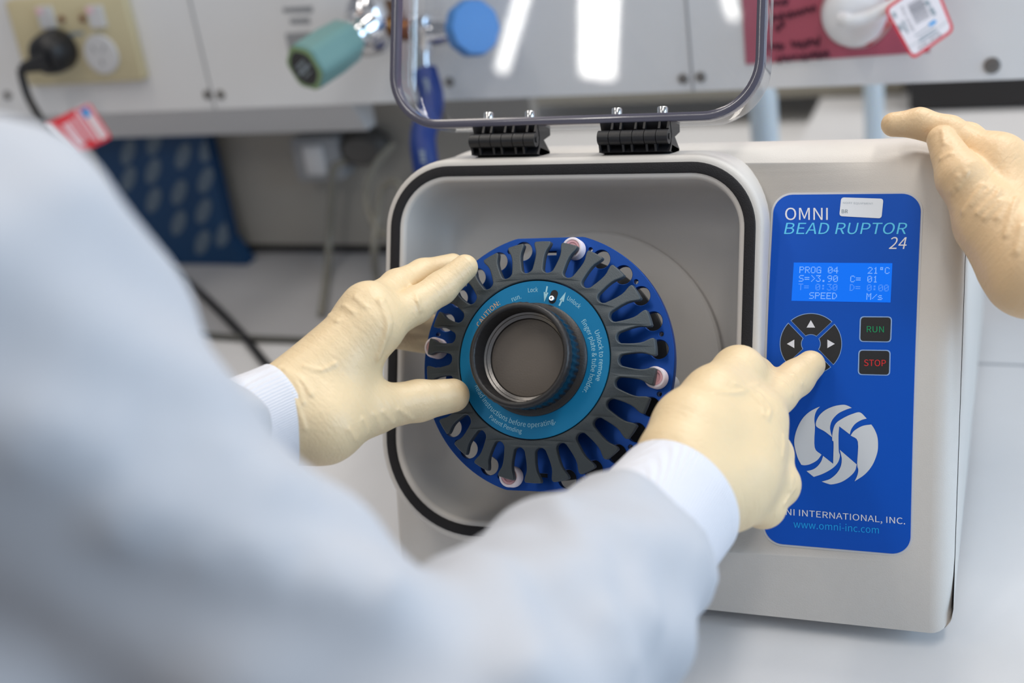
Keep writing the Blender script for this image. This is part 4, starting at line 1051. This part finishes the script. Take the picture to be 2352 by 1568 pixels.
# coat
S_, E_ = at(-125, 760, .42), at(1000, 1750, .46)
f1, f2, f3 = at(1330, 1400, .57), at(1455, 1262, .625), at(1530, 1170, .652)
l1, l2, l3 = at(560, 982, .705), at(440, 1040, .68), at(120, 1150, .57)
cw = nrm(f3 - f2); cl = nrm(l1 - l2)
rcut, lcut = rings_cut(at(1468, 1246, .630), cw), rings_cut(at(560, 982, .705), cl)
cfold = None
def coat_base(P):
    arm = chain(P, [(E_, .058), (f1, .049), (f2, .040), (f3, .037)], .01)
    arm = -smin(-arm, -rcut(P), .010)
    la = chain(P, [(l1, .031), (l2, .036), (l3, .048)], .01)
    la = -smin(-la, -lcut(P), .008)
    body = chain(P, [(S_, .072), (at(400, 1240, .44), .045), (E_, .053)], .008)
    tor = chain(P, [(at(-250, 1000, .50), .09), (at(0, 1600, .52), .12), (at(0, 2300, .55), .15)], .03)
    d = smin(smin(smin(body, tor, .02), arm, .012), la, .012)
    q = P @ np.asarray(R[:, :], np.float32)
    d = d + .0022 * np.sin(q[..., 0] * 95 + q[..., 1] * 60 + 1.3) * np.sin(q[..., 1] * 45 - q[..., 2] * 70) + .0015 * np.sin(q[..., 0] * 40 - q[..., 1] * 130 + q[..., 2] * 60)
    return d
CF = [[1.0, (1295, 1175), (1330, 1230), (1345, 1300)], [1.0, (1440, 1120), (1500, 1160), (1590, 1250), (1600, 1330)], [1.0, (1160, 1240), (1300, 1330), (1420, 1500)], [.9, (1090, 1290), (1180, 1420), (1210, 1540)], [.9, (1380, 1200), (1450, 1290), (1480, 1400)], [1.2, (300, 1180), (600, 1260), (860, 1330)], [1.2, (100, 1000), (400, 1060), (650, 1130)]]
cfn = with_ridges(coat_base, CF, .006, .016)
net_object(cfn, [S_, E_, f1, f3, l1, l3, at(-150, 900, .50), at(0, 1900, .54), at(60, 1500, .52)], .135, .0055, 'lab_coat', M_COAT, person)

# ---- the second person: a hand on the machine's top corner
def onmach(x, y, lift): 
    p = PU(x, y); return p - nrm(ray(x, y)) * lift
person2 = thing('person', 'cream gloved hand of another person resting on the top corner of the grey machine', 'person', at(2350, 600, .74))
xi0, xi1, xi2, xi3 = at(2052, 286, .780), at(2112, 283, .777), at(2180, 306, .772), at(2290, 380, .762)
th0, th1, th2, th3 = at(2164, 322, .760), at(2207, 408, .746), at(2275, 515, .740), at(2370, 620, .725)
w2 = at(2520, 640, .735); w3 = at(2680, 690, .735)
p2palm = [[(th2, .0175), (th3, .0250), (w2, .0280), (w3, .0260)], [(xi3, .0165), (at(2420, 480, .765), .021), (w2, .026)], [(xi3, .016), (th3, .020)], [(at(2350, 420, .785), .015), (at(2460, 520, .775), .020), (w2, .024)], [(th2, .0165), (at(2330, 560, .735), .0225)]]
p2f = [[(xi3, .0140), (xi2, .0098), (xi1, .0086), (xi0, .0072)], [(th2, .0165), (th1, .0135), (th0, .0086)], [(at(2330, 400, .785), .0125), (at(2225, 318, .795), .009), (at(2150, 292, .800), .0075)], [(at(2370, 430, .80), .012), (at(2300, 350, .815), .009), (at(2240, 322, .822), .0075)]]
p2b = hand_fn(p2palm, p2f)
p2r = [[.9, (2212, 488), (2238, 452), (2260, 425)], [.8, (2230, 470), (2270, 440), (2282, 425)], [.8, (2245, 490), (2288, 450), (2295, 432)], [.8, (2262, 500), (2300, 460)], [.8, (2185, 440), (2200, 405)], [.7, (2160, 365), (2185, 352)], [.8, (2310, 540), (2325, 480), (2335, 455)], [.8, (2290, 500), (2312, 462)], [.7, (2165, 300), (2168, 330)], [.8, (2335, 580), (2345, 520)], [.7, (2200, 430), (2222, 395)]]
net_object(with_ridges(p2b, p2r, .0013, .0018), [xi0, xi3, th0, th1, th2, th3, w2, w3, at(2200, 330, .845), at(2350, 420, .8)], .032, .0011, 'gloved_hand', wrinkle(latex('cream_latex_far', (222, 190, 148)), th0 - w2 + (xi0 - xi3) * .6, strength=.3), person2)
cuff([w2 + (w3 - w2) * t for t in np.linspace(.2, 1.4, 6)], .034, .032, 'cuff', person2, M_KNIT)
